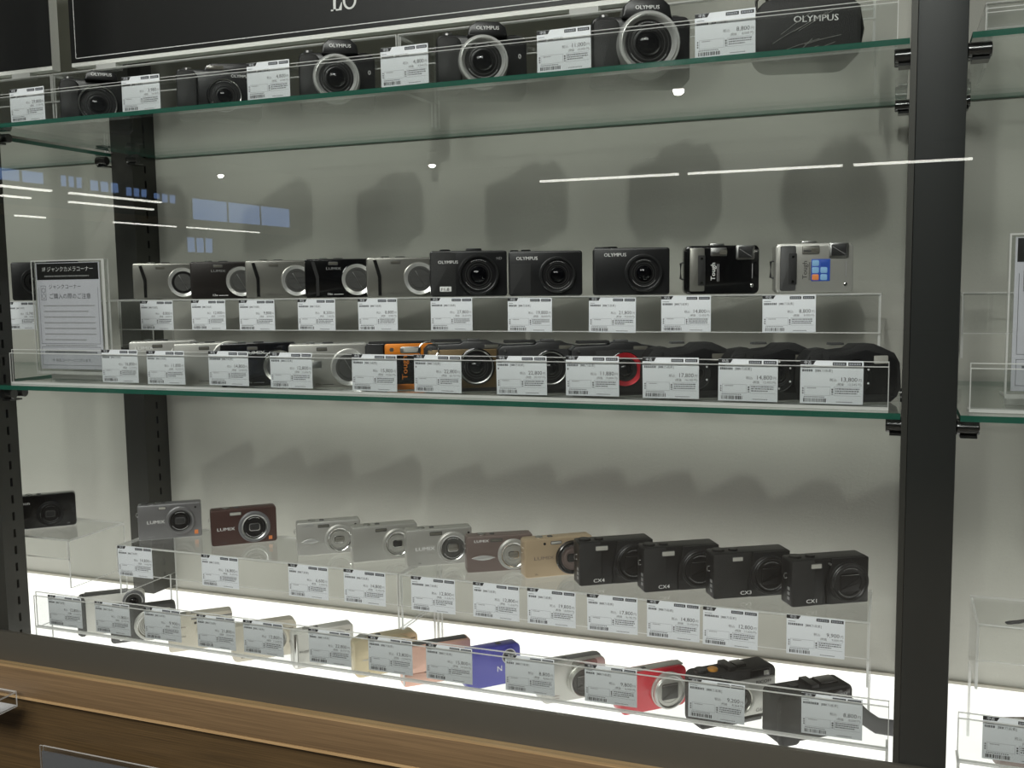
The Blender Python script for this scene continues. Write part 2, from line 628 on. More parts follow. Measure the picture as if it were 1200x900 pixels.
def upright(name, x0, x1, y0, y1, z0, z1, slots, label, m='post'):
    """square shop-fitting upright; slots punched in the side that faces +X"""
    b = MB()
    if not slots:
        b.slab([(x0, z0), (x1, z0), (x1, z1), (x0, z1)], y0, y1, .0015)
    else:
        ym = (y0 + y1) / 2 + .002
        ya, yb = ym - .0022, ym + .0022
        b.add([(x0, y0, z0), (x1, y0, z0), (x1, y1, z0), (x0, y1, z0), (x0, y0, z1), (x1, y0, z1), (x1, y1, z1), (x0, y1, z1)],
              [(0, 1, 5, 4), (2, 3, 7, 6), (3, 0, 4, 7), (4, 5, 6, 7), (0, 3, 2, 1)])
        q = lambda c0, c1, w0, w1, mi=0: b.add([(x1, c0, w0), (x1, c1, w0), (x1, c1, w1), (x1, c0, w1)], [(0, 1, 2, 3)], mi)
        q(y0, ya, z0, z1)
        q(yb, y1, z0, z1)
        zc = z0
        z = 1.0263 - .0265 * 80
        while z < z1 - .02:
            if z - .0065 > zc:
                q(ya, yb, zc, z - .0065)
                d = .006
                a0, a1 = z - .0065, z + .0065
                vs = [(x1, ya, a0), (x1, yb, a0), (x1, yb, a1), (x1, ya, a1), (x1 - d, ya, a0), (x1 - d, yb, a0), (x1 - d, yb, a1), (x1 - d, ya, a1)]
                b.add(vs, [(4, 5, 6, 7), (0, 1, 5, 4), (1, 2, 6, 5), (2, 3, 7, 6), (3, 0, 4, 7)], 1)
                zc = a1
            z += .0265
        q(ya, yb, zc, z1)
    return tag(b.build(name, [m, 'slot']), label, 'post')


upright('shelf_upright', PX[0][0], PX[0][1], 1.1, 1.141, PANEL_Z + .0005, 2.6, True, 'slotted dark grey upright at the left edge, front of the case', 'post_grey')
upright('shelf_upright', PX[0][0], PX[0][1], 1.4181, 1.4775, PANEL_Z + .0095, 2.6, True, 'slotted dark upright standing against the back wall at left', 'post_grey')
_u = upright('shelf_upright', PX[1][0], PX[1][1], 1.1, 1.141, PANEL_Z + .0005, 2.6, False, 'plain black upright at the right between the two bays')
MB().box(.0085, .0143, 1.1, 1.141, PANEL_Z + .0005, 2.6).build('edge_strip', 'post_grey', _u)
upright('shelf_upright', PX[1][0] + .002, PX[1][1] - .002, 1.4381, 1.4775, PANEL_Z + .0095, 2.6, False, 'black upright on the back wall hidden behind the front right one')

GLZ = [(1.684, 1.690, 'upper'), (1.3045, 1.311, 'middle')]
GX = [(-2.55, -1.3045, 'left neighbouring bay'), (-1.2525, .0075, 'main bay'), (.0645, 1.22, 'right neighbouring bay')]
for z0, z1, nm in GLZ:
    for x0, x1, bay in GX:
        g = MB().box(x0, x1, 1.1, 1.475, z0, z1, 0, 1, 'z').build('glass_shelf', ['glass', 'glass_edge'])
        tag(g, '%s clear glass shelf with green edge in the %s' % (nm, bay), 'glass shelf', 'glass shelves')

# chrome shelf supports
for z0, z1, nm in GLZ:
    for (x0, x1), sd in zip(PX, ('left', 'right')):
        for yy, dn in ((1.1175, 'front'), (1.4285 if sd == 'right' else 1.408, 'back')):
            t = empty('shelf_support', (0, 0, 0))
            zc = z0 - .0082
            for s_, (a, b) in (('l', (x0 - .0215, x0 - .0003)), ('r', (x1 + .0003, x1 + .0225))):
                MB().cylx(a, b, yy, zc, .0078, 20).build('support_pin', 'steel_dark', t)
                MB().box(a + .004, b - .002, yy - .006, yy + .016, zc - .0105, zc - .0078).build('clip', 'steel_dark', t)
                if dn == 'front':
                    MB().cylx(a, b, yy + .0205, zc, .0066, 20).build('support_pin', 'steel_dark', t)
            tag(t, 'chrome pin supports under the %s glass shelf at the %s %s upright' % (nm, dn, sd), 'shelf support', 'shelf supports')

# glass door across the front
dr = MB().box(-2.58, 1.24, 1.0768, 1.0818, .8905, 2.55, 0, 1, 'y').build('door_1', ['door', 'door'])
struct(dr)

# ------------------------------------------------------------------ acrylic risers, lips and holders


AC = ['acrylic', 'acrylic_edge']


def riser(x0, x1, y0, depth, zb, zt, lip, label, legs=True):
    t = empty('acrylic_riser', ((x0 + x1) / 2, y0, zb))
    h = (x1 - x0) / 2
    H = zt - zb
    MB().box(-h, h, 0, depth, H - .003, H, 0, 1, 'z').build('top_sheet', AC, t)
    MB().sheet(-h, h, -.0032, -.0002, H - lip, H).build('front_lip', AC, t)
    for sx in (-1, 1):
        xa = -h if sx < 0 else h - .003
        zz = max(.0004, H - .078)
        sd = MB().box(xa, xa + .003, .0005, depth, zz, H - .0034, 0, 1, 'x')
        if zz > .001:
            sd.box(xa, xa + .003, depth - .014, depth, .0004, zz, 0, 1, 'x')
        sd.build('side_sheet', AC, t)
    return tag(t, label, 'display riser', 'clear acrylic risers')


def holder(x0, x1, y, zb, z0, z1, label, feet=()):
    """two clear sheets that pinch a row of price cards"""
    t = empty('card_holder', ((x0 + x1) / 2, y, zb))
    h = (x1 - x0) / 2
    a, b = z0 - zb, z1 - zb
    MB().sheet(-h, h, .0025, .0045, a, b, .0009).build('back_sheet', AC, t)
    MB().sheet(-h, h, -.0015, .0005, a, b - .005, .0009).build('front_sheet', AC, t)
    MB().box(-h, h, -.0015, .0045, a - .0022, a - .0002, 0, 1, 'z').build('bottom_fold', AC, t)
    if a > .006:
        for fx in (-h, h - .003, *feet):
            MB().box(fx, fx + .003, -.0015, .03, .0004, a - .0026, 0, 1, 'x').build('foot', AC, t)
    else:
        MB().box(-h, h, .0048, .03, .0006, .0026, 0, 1, 'z').build('base_sheet', AC, t)
    return tag(t, label, 'card holder', 'clear price card holders')


RB, RM, RT = 1.061, 1.433, 1.803
riser(-1.104, -.6215, 1.173, .126, PANEL_Z, RB, .0435, 'clear acrylic riser carrying the grey, brown and two silver cameras at left')
riser(-.6190, -.0185, 1.173, .126, PANEL_Z, RB, .0435, 'clear acrylic riser carrying the taupe, gold and four black cameras')
riser(-1.66, -1.2005, 1.173, .121, PANEL_Z, RB, .032, 'clear acrylic riser behind the slotted left upright, carrying one black camera')
riser(.0945, .62, 1.2085, .1085, PANEL_Z, RB, .043, 'clear acrylic riser in the lower right bay with a grey strap loop')
riser(-1.193, -.0165, 1.30, .126, 1.311, RM, .049, 'long clear acrylic riser carrying the raised row on the middle glass shelf')
riser(-1.66, -1.2335, 1.30, .126, 1.311, RM, .05, 'clear acrylic riser behind the notice stand at left')
riser(.0735, .62, 1.30, .126, 1.311, RM, .049, 'clear acrylic riser on the middle shelf of the right bay')
riser(-.664, -.03, 1.295, .126, 1.690, RT, .045, 'clear acrylic riser at right under the black sign on the upper shelf')
riser(-1.30, -.6665, 1.295, .126, 1.690, RT, .045, 'clear acrylic riser at left under the black sign on the upper shelf')
riser(-1.75, -1.3025, 1.295, .126, 1.690, RT, .045, 'clear acrylic riser under the plain black board at upper left')
riser(.0885, .62, 1.295, .126, 1.690, RT - .04, .03, 'clear acrylic riser on the upper shelf of the right bay')

holder(-1.222, .0040, 1.12, PANEL_Z, .9375, .991, 'long clear card holder in front of the cameras on the light panel')
holder(-1.2395, -.0045, 1.12, 1.311, 1.3135, 1.363, 'long clear card holder along the front of the middle glass shelf')
holder(-1.70, -.004, 1.12, 1.690, 1.6925, 1.736, 'long clear card holder along the front of the upper glass shelf')
holder(.0725, .6, 1.12, PANEL_Z, .9365, .989, 'clear card holder on the light panel right of the black upright')
holder(.0735, .6, 1.12, 1.311, 1.3145, 1.363, 'empty clear card holder on the middle shelf right of the black upright')
holder(.0770, .6, 1.12, 1.690, 1.6925, 1.7165, 'clear card holder on the upper shelf right of the black upright')

# ------------------------------------------------------------------ price cards
TW, TH = .065, .047


def price_card(x, y, ztop, price, label, group, tilt=0., name_lines=1, w=TW, h=TH, model=''):
    c = MB().slab([(0, -h), (w, -h), (w, 0), (0, 0)], 0, .0003, .00004).build('price_card', 'card')
    c.location = (x, y, ztop)
    c.rotation_euler = (0, tilt, 0)
    tag(c, label, 'price card', group)
    sx, sz = w / .065, h / .047
    b = MB()
    Y = -.00008
    R_ = lambda x0, x1, z0, z1, mi=0: b.rect(x0 * sx, x1 * sx, -z1 * sz, -z0 * sz, Y, mi)
    b.poly([(0, -.0045 * sz), (.0135 * sx, -.0045 * sz), (.016 * sx, -.0002 * sz), (0, -.0002 * sz)], Y, 0)
    b.text('中古', .0038 * sx, -.0038 * sz, .0028, Y - .00006, 1)
    R_(.0335, .0475, .0016, .0052)
    R_(.0495, .0635, .0016, .0052)
    for q in (.0345, .0505):
        for k in range(5):
            b.rect((q + k * .0024) * sx, (q + k * .0024 + .0019) * sx, -.0044 * sz, -.0025 * sz, Y - .00006, 3)
    # product name: tiny print
    rr = random.Random(int(price.replace(',', '')) * 7 + int(abs(x) * 1e4))
    R_(.002, .002 + .005 + rr.random() * .004, .0074, .0080, 2)
    nl = name_lines
    if model:
        b.text(model, .002 * sx, -.0122 * sz, .0026, Y, 2)
        xx = .002 + .0026 * .85 * len(model)
    else:
        xx = .002
        for k in range(5 + rr.randrange(4)):
            wd = .001 + rr.random() * .0012
            R_(xx, xx + wd, .0096, .0122, 2)
            xx += wd + .0005
    b.text('[', (xx + .002) * sx, -.0122 * sz, .0026, Y, 2)
    b.text('万画素]', (xx + .0085) * sx, -.0122 * sz, .0026, Y, 2)
    for k in range(4):
        R_(xx + .0032 + k * .0013, xx + .0041 + k * .0013, .0097, .0122, 2)
    if nl > 1:
        R_(.002, .0035, .0142, .0164, 2)
    b.text('税込', .0305 * sx, -.0222 * sz, .0027, Y, 2)
    b.text(price, .0590 * sx, -.0224 * sz, .0047, Y, 0, 'R')
    b.text('円', .0598 * sx, -.0222 * sz, .0027, Y, 2)
    ex = round(int(price.replace(',', '')) / 1.1)
    b.text('(税抜', .038 * sx, -.0267 * sz, .0023, Y, 0)
    b.text('{:,}'.format(ex), .0585 * sx, -.0267 * sz, .0026, Y, 2, 'R')
    b.text('円)', .0592 * sx, -.0267 * sz, .0023, Y, 2)
    # ruled boxes
    for x0, x1, z0, z1 in ((.0045, .0315, .0283, .0286), (.0045, .0045 + .0003, .0283, .038), (.0312, .0315, .0283, .038), (.0045, .0315, .0377, .038),
                           (.0355, .0625, .0283, .0286), (.0352, .0355, .0283, .038), (.0352, .0625, .0377, .038)):
        R_(x0, x1, z0, z1, 4)
    for k in range(3):
        R_(.0022, .0036, .0296 + k * .0026, .0312 + k * .0026, 2)
        R_(.0328, .0344, .0304 + k * .0026, .0322 + k * .0026, 0 if k < 2 else 4)
    for k in range(3):
        x = .0365
        end = .0612 - (k == 2) * rr.random() * .012
        while x < end:
            wd = .0008 + rr.random() * .002
            R_(x, min(x + wd, end), .0298 + k * .0024, .0311 + k * .0024, 2)
            x += wd + .0006
    x = .0075
    while x < .0165:
        R_(x, x + .0009, .0295, .0305, 2)
        x += .0016
    # barcode and numbers
    x = .004
    while x < .026:
        R_(x, x + .0013, .0391, .0401, 2)
        x += .002
    x = .0035
    while x < .027:
        wd = rr.choice((.0004, .0004, .0008, .0012))
        R_(x, x + wd, .0412, .0452, 0)
        x += wd + rr.choice((.0004, .0005, .0009))
    x = .038
    while x < .054:
        R_(x, x + .001, .0442, .0451, 2)
        x += .0015
    b.build('lettering', ['ink', 'card', 'ink2', 'boxline', 'boxline'], c)
    return c


# ------------------------------------------------------------------ camera builder
class Cam:
    def __init__(s, name, label, pos, yaw, dims, body, corner=6, bevel=1.6, cat='camera', group=None, outline=None, pitch=0.):
        s.w, s.h, s.d = [v / 1000 for v in dims]
        s.o = empty(name, pos, math.radians(yaw))
        if pitch:
            s.o.rotation_euler = (math.radians(pitch), 0, math.radians(yaw))
        tag(s.o, label, cat, group)
        pts = outline and [(x / 1000, z / 1000) for x, z in outline] or rrect(s.w, s.h, corner / 1000)
        s.pts = [(x - s.w / 2, z) for x, z in pts]
        s.bm = body
        s.body = MB().slab(s.pts, 0, s.d, bevel / 1000).build('body', body, s.o)

    def X(s, f): return f * s.w - s.w / 2
    def Z(s, f): return f * s.h

    def plate(s, name, fx0, fx1, fz0, fz1, proud, m, corner=1.5, bevel=.4, back=.002, parent=None):
        p = proud / 1000
        pts = rrect((fx1 - fx0) * s.w, (fz1 - fz0) * s.h, corner / 1000, 4, s.X(fx0), s.Z(fz0))
        return MB().slab(pts, -p, back, bevel / 1000).build(name, m, parent or s.o)

    def poly(s, name, pts, y0, y1, m, bevel=.6):
        """pts in fractions of the front, y in mm"""
        return MB().slab([(s.X(a), s.Z(b)) for a, b in pts], y0 / 1000, y1 / 1000, bevel / 1000).build(name, m, s.o)

    def text(s, body, fx, fz, hh, m='white_txt', proud=.15, squeeze=1., rot=0., bold=False, align='L', parent=None):
        return MB().text(body, s.X(fx), s.Z(fz), hh / 1000, -proud / 1000, 0, align, bold, squeeze, math.radians(rot)).build('lettering', m, parent or s.o)

    def dot(s, name, fx, fz, r, m, proud=.5):
        r /= 1000; p = proud / 1000
        return MB().lathe([(r, .001), (r, -p * .6), (r * .8, -p), (r * .0001, -p)], s.X(fx), s.Z(fz), 16).build(name, m, s.o)

    def flash(s, fx, fz, wm, hm, m='flash', rim='grey_dk'):
        wm /= 1000; hm /= 1000
        x, z = s.X(fx), s.Z(fz)
        f = MB().slab(rrect(wm + .0016, hm + .0016, .0012, 3, x - wm / 2 - .0008, z - hm / 2 - .0008), -.0003, .002, .0001).build('flash', rim, s.o)
        MB().slab(rrect(wm, hm, .0008, 3, x - wm / 2, z - hm / 2), -.0006, .0018, .0002).build('flash_window', m, f)
        return f

    def button(s, fx, fy, r, hh=1.5, m='chrome2', name='button', knurl=0.):
        b = MB().cylz(s.X(fx), fy * s.d, r / 1000, s.h - .0006, s.h + hh / 1000, 28, 0, .88, knurl)
        return b.build(name, m, s.o)

    def topbar(s, name, fx0, fx1, hh, m, y0=.15, y1=.85):
        pts = [(s.X(fx0), s.h - .001), (s.X(fx1), s.h - .001), (s.X(fx1) - .0008, s.h + hh / 1000), (s.X(fx0) + .0008, s.h + hh / 1000)]
        return MB().slab(pts, y0 * s.d, y1 * s.d, .0005).build(name, m, s.o)

    def lens(s, fx, fz, r, proud=5, style='eye', ring='chrome', barrel='silver', face='lens_grey', core='blade', dish=.0, dash='grey_txt', k1=.84, k2=.74, steps=2, base=0):
        """round lens: barrel > ring, face, shutter / glass"""
        x, z = s.X(fx), s.Z(fz)
        r /= 1000; p = proud / 1000; y0 = -base / 1000
        b = MB().lathe([(r * 1.04, .001 + y0), (r * 1.04, -p * .25 + y0), (r, -p * .32 + y0), (r, -p * .9 + y0), (r * .97, -p + y0), (r * k1, -p + y0)], x, z, 44)
        # no cap: leave the front open
        b.f.pop(); b.m.pop()
        lo = b.build('lens', barrel, s.o)
        rg = MB().lathe([(r * k1, -p + y0), (r * (k1 - .02), -p * 1.05 - .0002 + y0), (r * (k1 - .06), -p * 1.02 + y0), (r * k2, -p * .8 + y0)], x, z, 44)
        rg.f.pop(); rg.m.pop()
        rg.build('lens_ring', ring, lo)
        yf = -p * .8 + y0
        prof = [(r * k2, yf)]
        q = k2
        for i in range(steps):
            q2 = q - (k2 - .42) / steps
            prof += [(r * (q2 + .02), yf - .0001 * i), (r * (q2 + .01), yf + (-.0007 if i % 2 else .0008))]
            yf += (-.0007 if i % 2 else .0008)
            q = q2
        prof += [(r * .0001, yf)]
        MB().lathe(prof, x, z, 40).build('lens_face', face, lo)
        yc = yf - .0004
        if style == 'eye':
            a, c = r * .36, r * .26
            MB().slab(rrect(2 * a, 2 * c, c * .6, 4, x - a, z - c), yc - .0005, yc + .001, .0003).build('lens_shutter_frame', ring if ring != 'black_metal' else 'lens_grey', lo)
            a *= .84; c *= .78
            e = MB().slab(rrect(2 * a, 2 * c, c * .5, 4, x - a, z - c), yc - .0007, yc + .001, .0002)
            e.build('lens_shutter', core, lo)
            MB().box(x - a, x + a, yc - .00085, yc - .0006, z - .0001, z + .0001).build('shutter_slit', 'lens_dark', lo)
        elif style == 'square':
            a, c = r * .50, r * .44
            MB().slab(rrect(2 * a, 2 * c, .0008, 3, x - a, z - c), yc - .0002, yc + .001, .0001).build('lens_shutter', core, lo)
            for (x0, z0, x1, z1) in ((-.9, -.7, .9, .45), (-.9, -.75, .9, -.05), (-.95, .86, .95, .86)):
                d = Vector(((x1 - x0) * a, (z1 - z0) * c)); n = Vector((-d.y, d.x)).normalized() * .00022
                P = [(x + x0 * a - n.x, z + z0 * c - n.y), (x + x1 * a - n.x, z + z1 * c - n.y), (x + x1 * a + n.x, z + z1 * c + n.y), (x + x0 * a + n.x, z + z0 * c + n.y)]
                MB().slab(P, yc - .0006, yc, .00005).build('shutter_blade_edge', 'chrome2' if z0 > .8 else 'lens_dark', lo)
        elif style == 'cross':
            MB().lathe([(r * .60, yc + .0006), (r * .58, yc), (r * .0001, yc)], x, z, 32).build('lens_shutter', core, lo)
            for (x0, z0, x1, z1) in ((-.28, .48, .26, -.5), (-.5, .12, .5, .2), (-.5, -.2, .5, -.12)):
                d = Vector(((x1 - x0) * r, (z1 - z0) * r)); n = Vector((-d.y, d.x)).normalized() * (.0003 if x0 > -.4 else .00012)
                P = [(x + x0 * r - n.x, z + z0 * r - n.y), (x + x1 * r - n.x, z + z1 * r - n.y), (x + x1 * r + n.x, z + z1 * r + n.y), (x + x0 * r + n.x, z + z0 * r + n.y)]
                MB().slab(P, yc - .0004, yc + .0002, .00004).build('shutter_blade_edge', 'chrome2' if x0 > -.4 else 'lens_dark', lo)
        else:
            g = [(r * .42 * math.cos(q), yc + .0006 - r * .26 * math.sin(q)) for q in [math.radians(v) for v in (0, 12, 25, 38, 52, 66, 79)]] + [(r * .0001, yc + .0006 - r * .26)]
            MB().lathe(g, x, z, 32).build('lens_glass', 'glassy', lo)
            for q in (.66, .54):
                t = MB().lathe([(r * q, yf - .0002), (r * (q - .015), yf - .0009), (r * (q - .03), yf - .0002)], x, z, 36)
                t.f.pop(); t.m.pop()
                t.build('lens_groove_ring', 'lens_grey', lo)
        if dash:
            dm = MB()
            rr = random.Random(int(r * 1e5))
            q = r * (k2 - .07)
            for a0, a1 in ((-150, -35), (60, 120)):
                a = a0
                while a < a1:
                    st = rr.choice((3, 4, 6))
                    A, B = math.radians(a), math.radians(a + st)
                    P = [(x + q * .955 * math.cos(A), z + q * .955 * math.sin(A)), (x + q * .955 * math.cos(B), z + q * .955 * math.sin(B)),
                         (x + q * math.cos(B), z + q * math.sin(B)), (x + q * math.cos(A), z + q * math.sin(A))]
                    dm.poly([P[3], P[0], P[1], P[2]], -p * .8 + y0 - .0012)
                    a += st + 2.5
            dm.build('lettering', dash, lo)
        return lo

    def strap_lug(s, fz=.7, side=-1, m='chrome2'):
        x = -s.w / 2 if side < 0 else s.w / 2
        y, z = s.d * .5, s.Z(fz)
        path = [(x, y, z - .003), (x + side * .0022, y, z - .003), (x + side * .003, y, z), (x + side * .0022, y, z + .003), (x, y, z + .003)]
        return MB().tube(path, .0006, 6).build('strap_lug', m, s.o)


# ---- lower bay, raised row on the acrylic risers ------------------------------------------------
GB = 'used compact cameras raised above the light panel'
ZB = RB + .0003


def slim(label, x, y, yaw, w, h, body, lens, txt, group, z, name='compact_camera', d=22, corner=4.5, top=True):
    c = Cam(name, label, (x, y, z), yaw, (w, h, d), body, corner, 1.8, group=group)
    c.lens(**lens)
    for t in txt:
        if t[0][0] == '-':      # print too fine to read: a row of short marks
            _, fx, fz, hh, m_ = t[0]
            for k in range(4):
                c.plate('print_line', fx + k * .026, fx + k * .026 + .019, fz, fz + hh / 1000 / c.h, .12, m_, .1, .03)
        else:
            c.text(*t[0], **(t[1] if len(t) > 1 else {}))
    if top:
        c.button(.24, .5, 5.2, 1.6, 'chrome2', 'shutter_button')
        c.topbar('power_switch', .36, .44, 1.0, 'grey_dk', .35, .65)
    c.strap_lug()
    return c


c = slim('grey compact camera with grey lens ring, first of the raised row at left', -1.050, 1.229, 38, 94, 55, 'gunmetal',
         dict(fx=.665, fz=.51, r=21, proud=5, style='eye', ring='grey_dk', barrel='gunmetal', face='lens_dark', core='blade', dash='white_txt'),
         [(('LUMIX', .135, .46, 5.2, 'white_txt'), dict(squeeze=1.25, bold=True)), (('-', .14, .08, 1.3, 'grey_txt'),)], GB, ZB, corner=3)
c.flash(.385, .89, 10, 3.6)
c.dot('focus_lamp', .91, .86, 1.6, 'lens_dark')
c.plate('sticker', .88, .94, .08, .2, .15, 'orange_st', .4, .05)
c.topbar('mode_dial', .05, .16, 1.5, 'grey_dk', .2, .8)

c = slim('dark brown compact camera with silver ringed lens, second on the riser', -.918, 1.238, 41, 97, 55, 'brownred',
         dict(fx=.655, fz=.47, r=23, proud=5, style='eye', ring='chrome2', barrel='grey', face='lens_dark', core='blade', dash='white_txt'),
         [(('LUMIX', .085, .42, 4.8, 'white_txt'), dict(squeeze=1.35, bold=True)), (('-', .14, .07, 1.1, 'dark_txt'),)], GB, ZB, corner=4)
c.flash(.375, .87, 16, 4)
c.dot('focus_lamp', .85, .88, .9, 'lens_dark')
c.plate('sticker', .87, .925, .07, .17, .15, 'orange_st', .4, .05)

c = slim('silver compact camera with bright almond-shaped badge beside its lens', -.763, 1.228, 36, 92, 49, 'silver_lt',
         dict(fx=.66, fz=.45, r=20.5, proud=5, style='eye', ring='chrome', barrel='silver_lt', face='silver', core='blade_lt', dash='dark_txt', steps=4),
         [(('LUMIX', .09, .87, 3.2, 'grey_txt'), dict(squeeze=1.3))], GB, ZB, corner=4)
c.flash(.42, .87, 15, 3, 'flash_dk')
c.dot('focus_lamp', .92, .86, 1.5, 'lens_dark')
alm = [(.07 + .29 * (k / 12), .43 - .075 * math.sin(math.pi * k / 12)) for k in range(13)] + [(.07 + .29 * (1 - k / 12), .43 + .075 * math.sin(math.pi * k / 12)) for k in range(1, 12)]
c.poly('badge', alm, -1.2, 1, 'rim', .5)

c = slim('silver compact camera with plain front and faint letters, between two silver ones', -.669, 1.225, 38, 93, 51, 'silver',
         dict(fx=.685, fz=.47, r=20.5, proud=5, style='eye', ring='chrome', barrel='silver', face='silver', core='blade', dash='dark_txt', steps=4),
         [(('LUMIX', .13, .40, 4.6, 'silver_lt'), dict(squeeze=1.35, bold=True))], GB, ZB, corner=3)
c.flash(.44, .87, 15, 3, 'flash_dk')
c.dot('focus_lamp', .94, .84, 1.6, 'lens_dark')

c = slim('silver compact camera with white lettering, left of the taupe one', -.585, 1.227, 34, 92, 52, 'silver',
         dict(fx=.70, fz=.47, r=21.5, proud=5, style='eye', ring='chrome2', barrel='silver_lt', face='lens_grey', core='blade_lt', dash='white_txt', steps=3),
         [(('LUMIX', .13, .43, 5.0, 'white_txt'), dict(squeeze=1.35, bold=True)), (('10x', .17, .07, 2.2, 'dark_txt'),)], GB, ZB, corner=3)
c.flash(.45, .87, 16, 4, 'flash_dk')
c.dot('focus_lamp', .95, .84, 1.6, 'lens_dark')

c = slim('taupe brown compact camera with chrome almond badge beside its lens', -.494, 1.226, 31, 91, 50, 'taupe',
         dict(fx=.70, fz=.46, r=20.5, proud=5, style='eye', ring='chrome', barrel='silver_lt', face='silver', core='blade_lt', dash='dark_txt', steps=4),
         [(('LUMIX', .11, .83, 3.6, 'white_txt'), dict(squeeze=1.4, bold=True))], GB, ZB, corner=3)
c.flash(.45, .87, 15, 3.2, 'flash_dk')
c.dot('focus_lamp', .94, .84, 1.4, 'lens_dark')
alm = [(.07 + .36 * (k / 12), .40 - .07 * math.sin(math.pi * k / 12)) for k in range(13)] + [(.07 + .36 * (1 - k / 12), .40 + .07 * math.sin(math.pi * k / 12)) for k in range(1, 12)]
c.poly('badge', alm, -1.2, 1, 'rim', .5)

c = slim('light gold compact camera with dark chrome lens ring', -.411, 1.231, 36, 95, 52, 'gold',
         dict(fx=.69, fz=.47, r=22, proud=6, style='eye', ring='steel_dark', barrel='steel_dark', face='taupe', core='blade', dash='dark_txt', steps=3),
         [(('LUMIX', .13, .46, 4.6, 'taupe'), dict(squeeze=1.5)), (('10x', .14, .07, 2.2, 'dark_txt'),)], GB, ZB, corner=4)
c.flash(.46, .88, 14, 3)
c.dot('focus_lamp', .29, .87, 1.8, 'lens_dark')


def cx(label, x, yaw, txt, fl, ring='black_metal', step=True, lens_r=24, y=1.221, body='black'):
    c = Cam('compact_camera', label, (x, y, ZB), yaw, (99, 57.5, 27), body, 3, 1.5, group=GB)
    if step:
        c.plate('grip', .0, .30, .01, .985, 1.6, 'black_m', 3, 1.2)
    else:
        c.plate('grip', .0, .5, .01, .985, 1.4, 'black_leather', 3, 1.2)
    hump = [(.72 + .30 * math.cos(a), .48 + .52 * math.sin(a)) for a in [math.radians(q) for q in range(150, 331, 12)]]
    hump = [(min(a, 1.0), min(max(b, .005), .99)) for a, b in hump] + [(1.0, .97), (.55, .97)]
    c.poly('lens_base', [(.455, .03), (.5, .01), (.99, .01), (1, .03), (1, .97), (.99, .985), (.52, .985), (.47, .6), (.445, .35)], -2.5, 1, 'black', 1.2)
    c.lens(.725, .485, lens_r, 6, 'square', ring, 'black', 'black', 'black_metal', dash='grey_txt', base=2.5, k1=.90, k2=.80)
    c.text(txt, .18 if step else .34, .085, 4.6, 'white_txt', 2.75, 1.25, bold=True)
    f = c.flash(*fl)
    for o in (f, *f.children):
        if o is f: o.location.y = -.0016
    c.button(.11, .5, 8, 2.4, 'black', 'mode_dial', .05)
    c.button(.30, .45, 6, 2.2, 'black_metal', 'shutter_button')
    for k in range(3):
        MB().box(-c.w / 2 - .0006, -c.w / 2 + .001, .004, .009, .008 + k * .006, .0115 + k * .006).build('port_mark', 'grey_txt', c.o)
    c.strap_lug(.62)
    return c


cx('black compact camera reading CX4, beside the light gold one', -.330, 33, 'CX4', (.30, .85, 16, 5.4))
cx('black compact camera reading CX4, left of the one reading CX3', -.245, 32, 'CX4', (.32, .85, 16, 5.4))
cx('black compact camera reading CX3 with speckled grip', -.158, 31, 'CX3', (.31, .86, 13, 4.6), step=False)
c = cx('black compact camera reading CX1 with open round lens ring', -.066, 32, 'CX1', (.315, .85, 13, 5), lens_r=24.5)
c.dot('focus_lamp', .49, .88, 1.5, 'chrome2', 3.6)

c = slim('black compact camera behind the slotted left upright, lower bay', -1.297, 1.222, 44, 92, 55, 'black_g',
         dict(fx=.58, fz=.42, r=20, proud=2.2, style='eye', ring='black_metal', barrel='black', face='lens_dark', core='blade', dash='grey_txt'),
         [(('Canon', .03, .74, 5.6, 'white_txt'), dict(bold=True)), (('S90', .84, .07, 2.4, 'grey_txt'),)], GB, ZB, corner=5)

# ---- front row on the light panel ----------------------------------------------------------------
GL = 'used compact cameras on the light panel'
ZL = PANEL_Z + .0003
c = Cam('compact_camera', 'white chunky camera with round lens at its upper right, leftmost on the light panel', (-1.194, 1.247, ZL), 40, (104, 66, 26), 'white', 8, 3, group=GL)
c.poly('dark_frame', [(.0, .06), (.05, .0), (.10, .0), (.13, .10), (.13, .9), (.1, 1.0), (.04, 1.0), (0, .93)], -1.0, 20, 'grey_dk', .8)
c.lens(.84, .78, 17, 6, 'open', 'rim', 'grey', 'lens_grey', 'blade', dash=None)
c.dot('focus_lamp', .72, .76, 2, 'lens_dark')
c.plate('flash_bar', .50, .66, .66, .76, .4, 'flash_dk', 1.2, .2)
c.text('>', .52, .34, 6, 'dark_txt')
c.topbar('top_cover', .1, .75, 1.5, 'grey_dk', .1, .9)

c = slim('dark grey compact camera with big pale lens rings, second on the light panel', -1.121, 1.239, 43, 100, 56, 'grey_dk',
         dict(fx=.60, fz=.44, r=24, proud=7, style='open', ring='chrome', barrel='silver_lt', face='silver', core='blade', dash=None),
         [], GL, ZL, corner=6)
c.flash(.86, .86, 10, 3)
c.plate('badge', .13, .24, .08, .17, .4, 'chrome', .8, .2)

c = slim('ivory white compact camera, third on the light panel', -1.007, 1.237, 42, 97, 57, 'cream',
         dict(fx=.66, fz=.52, r=22, proud=5, style='eye', ring='silver_gl', barrel='cream', face='grey', core='blade', dash=None),
         [(('-', .17, .40, 1.4, 'dark_txt'),), (('-', .17, .66, 1.8, 'taupe'),)], GL, ZL, corner=5)
c.plate('trim_band', .36, 1., .86, .90, .3, 'grey', .4, .1)
c.dot('focus_lamp', .42, .76, 2, 'lens_dark')

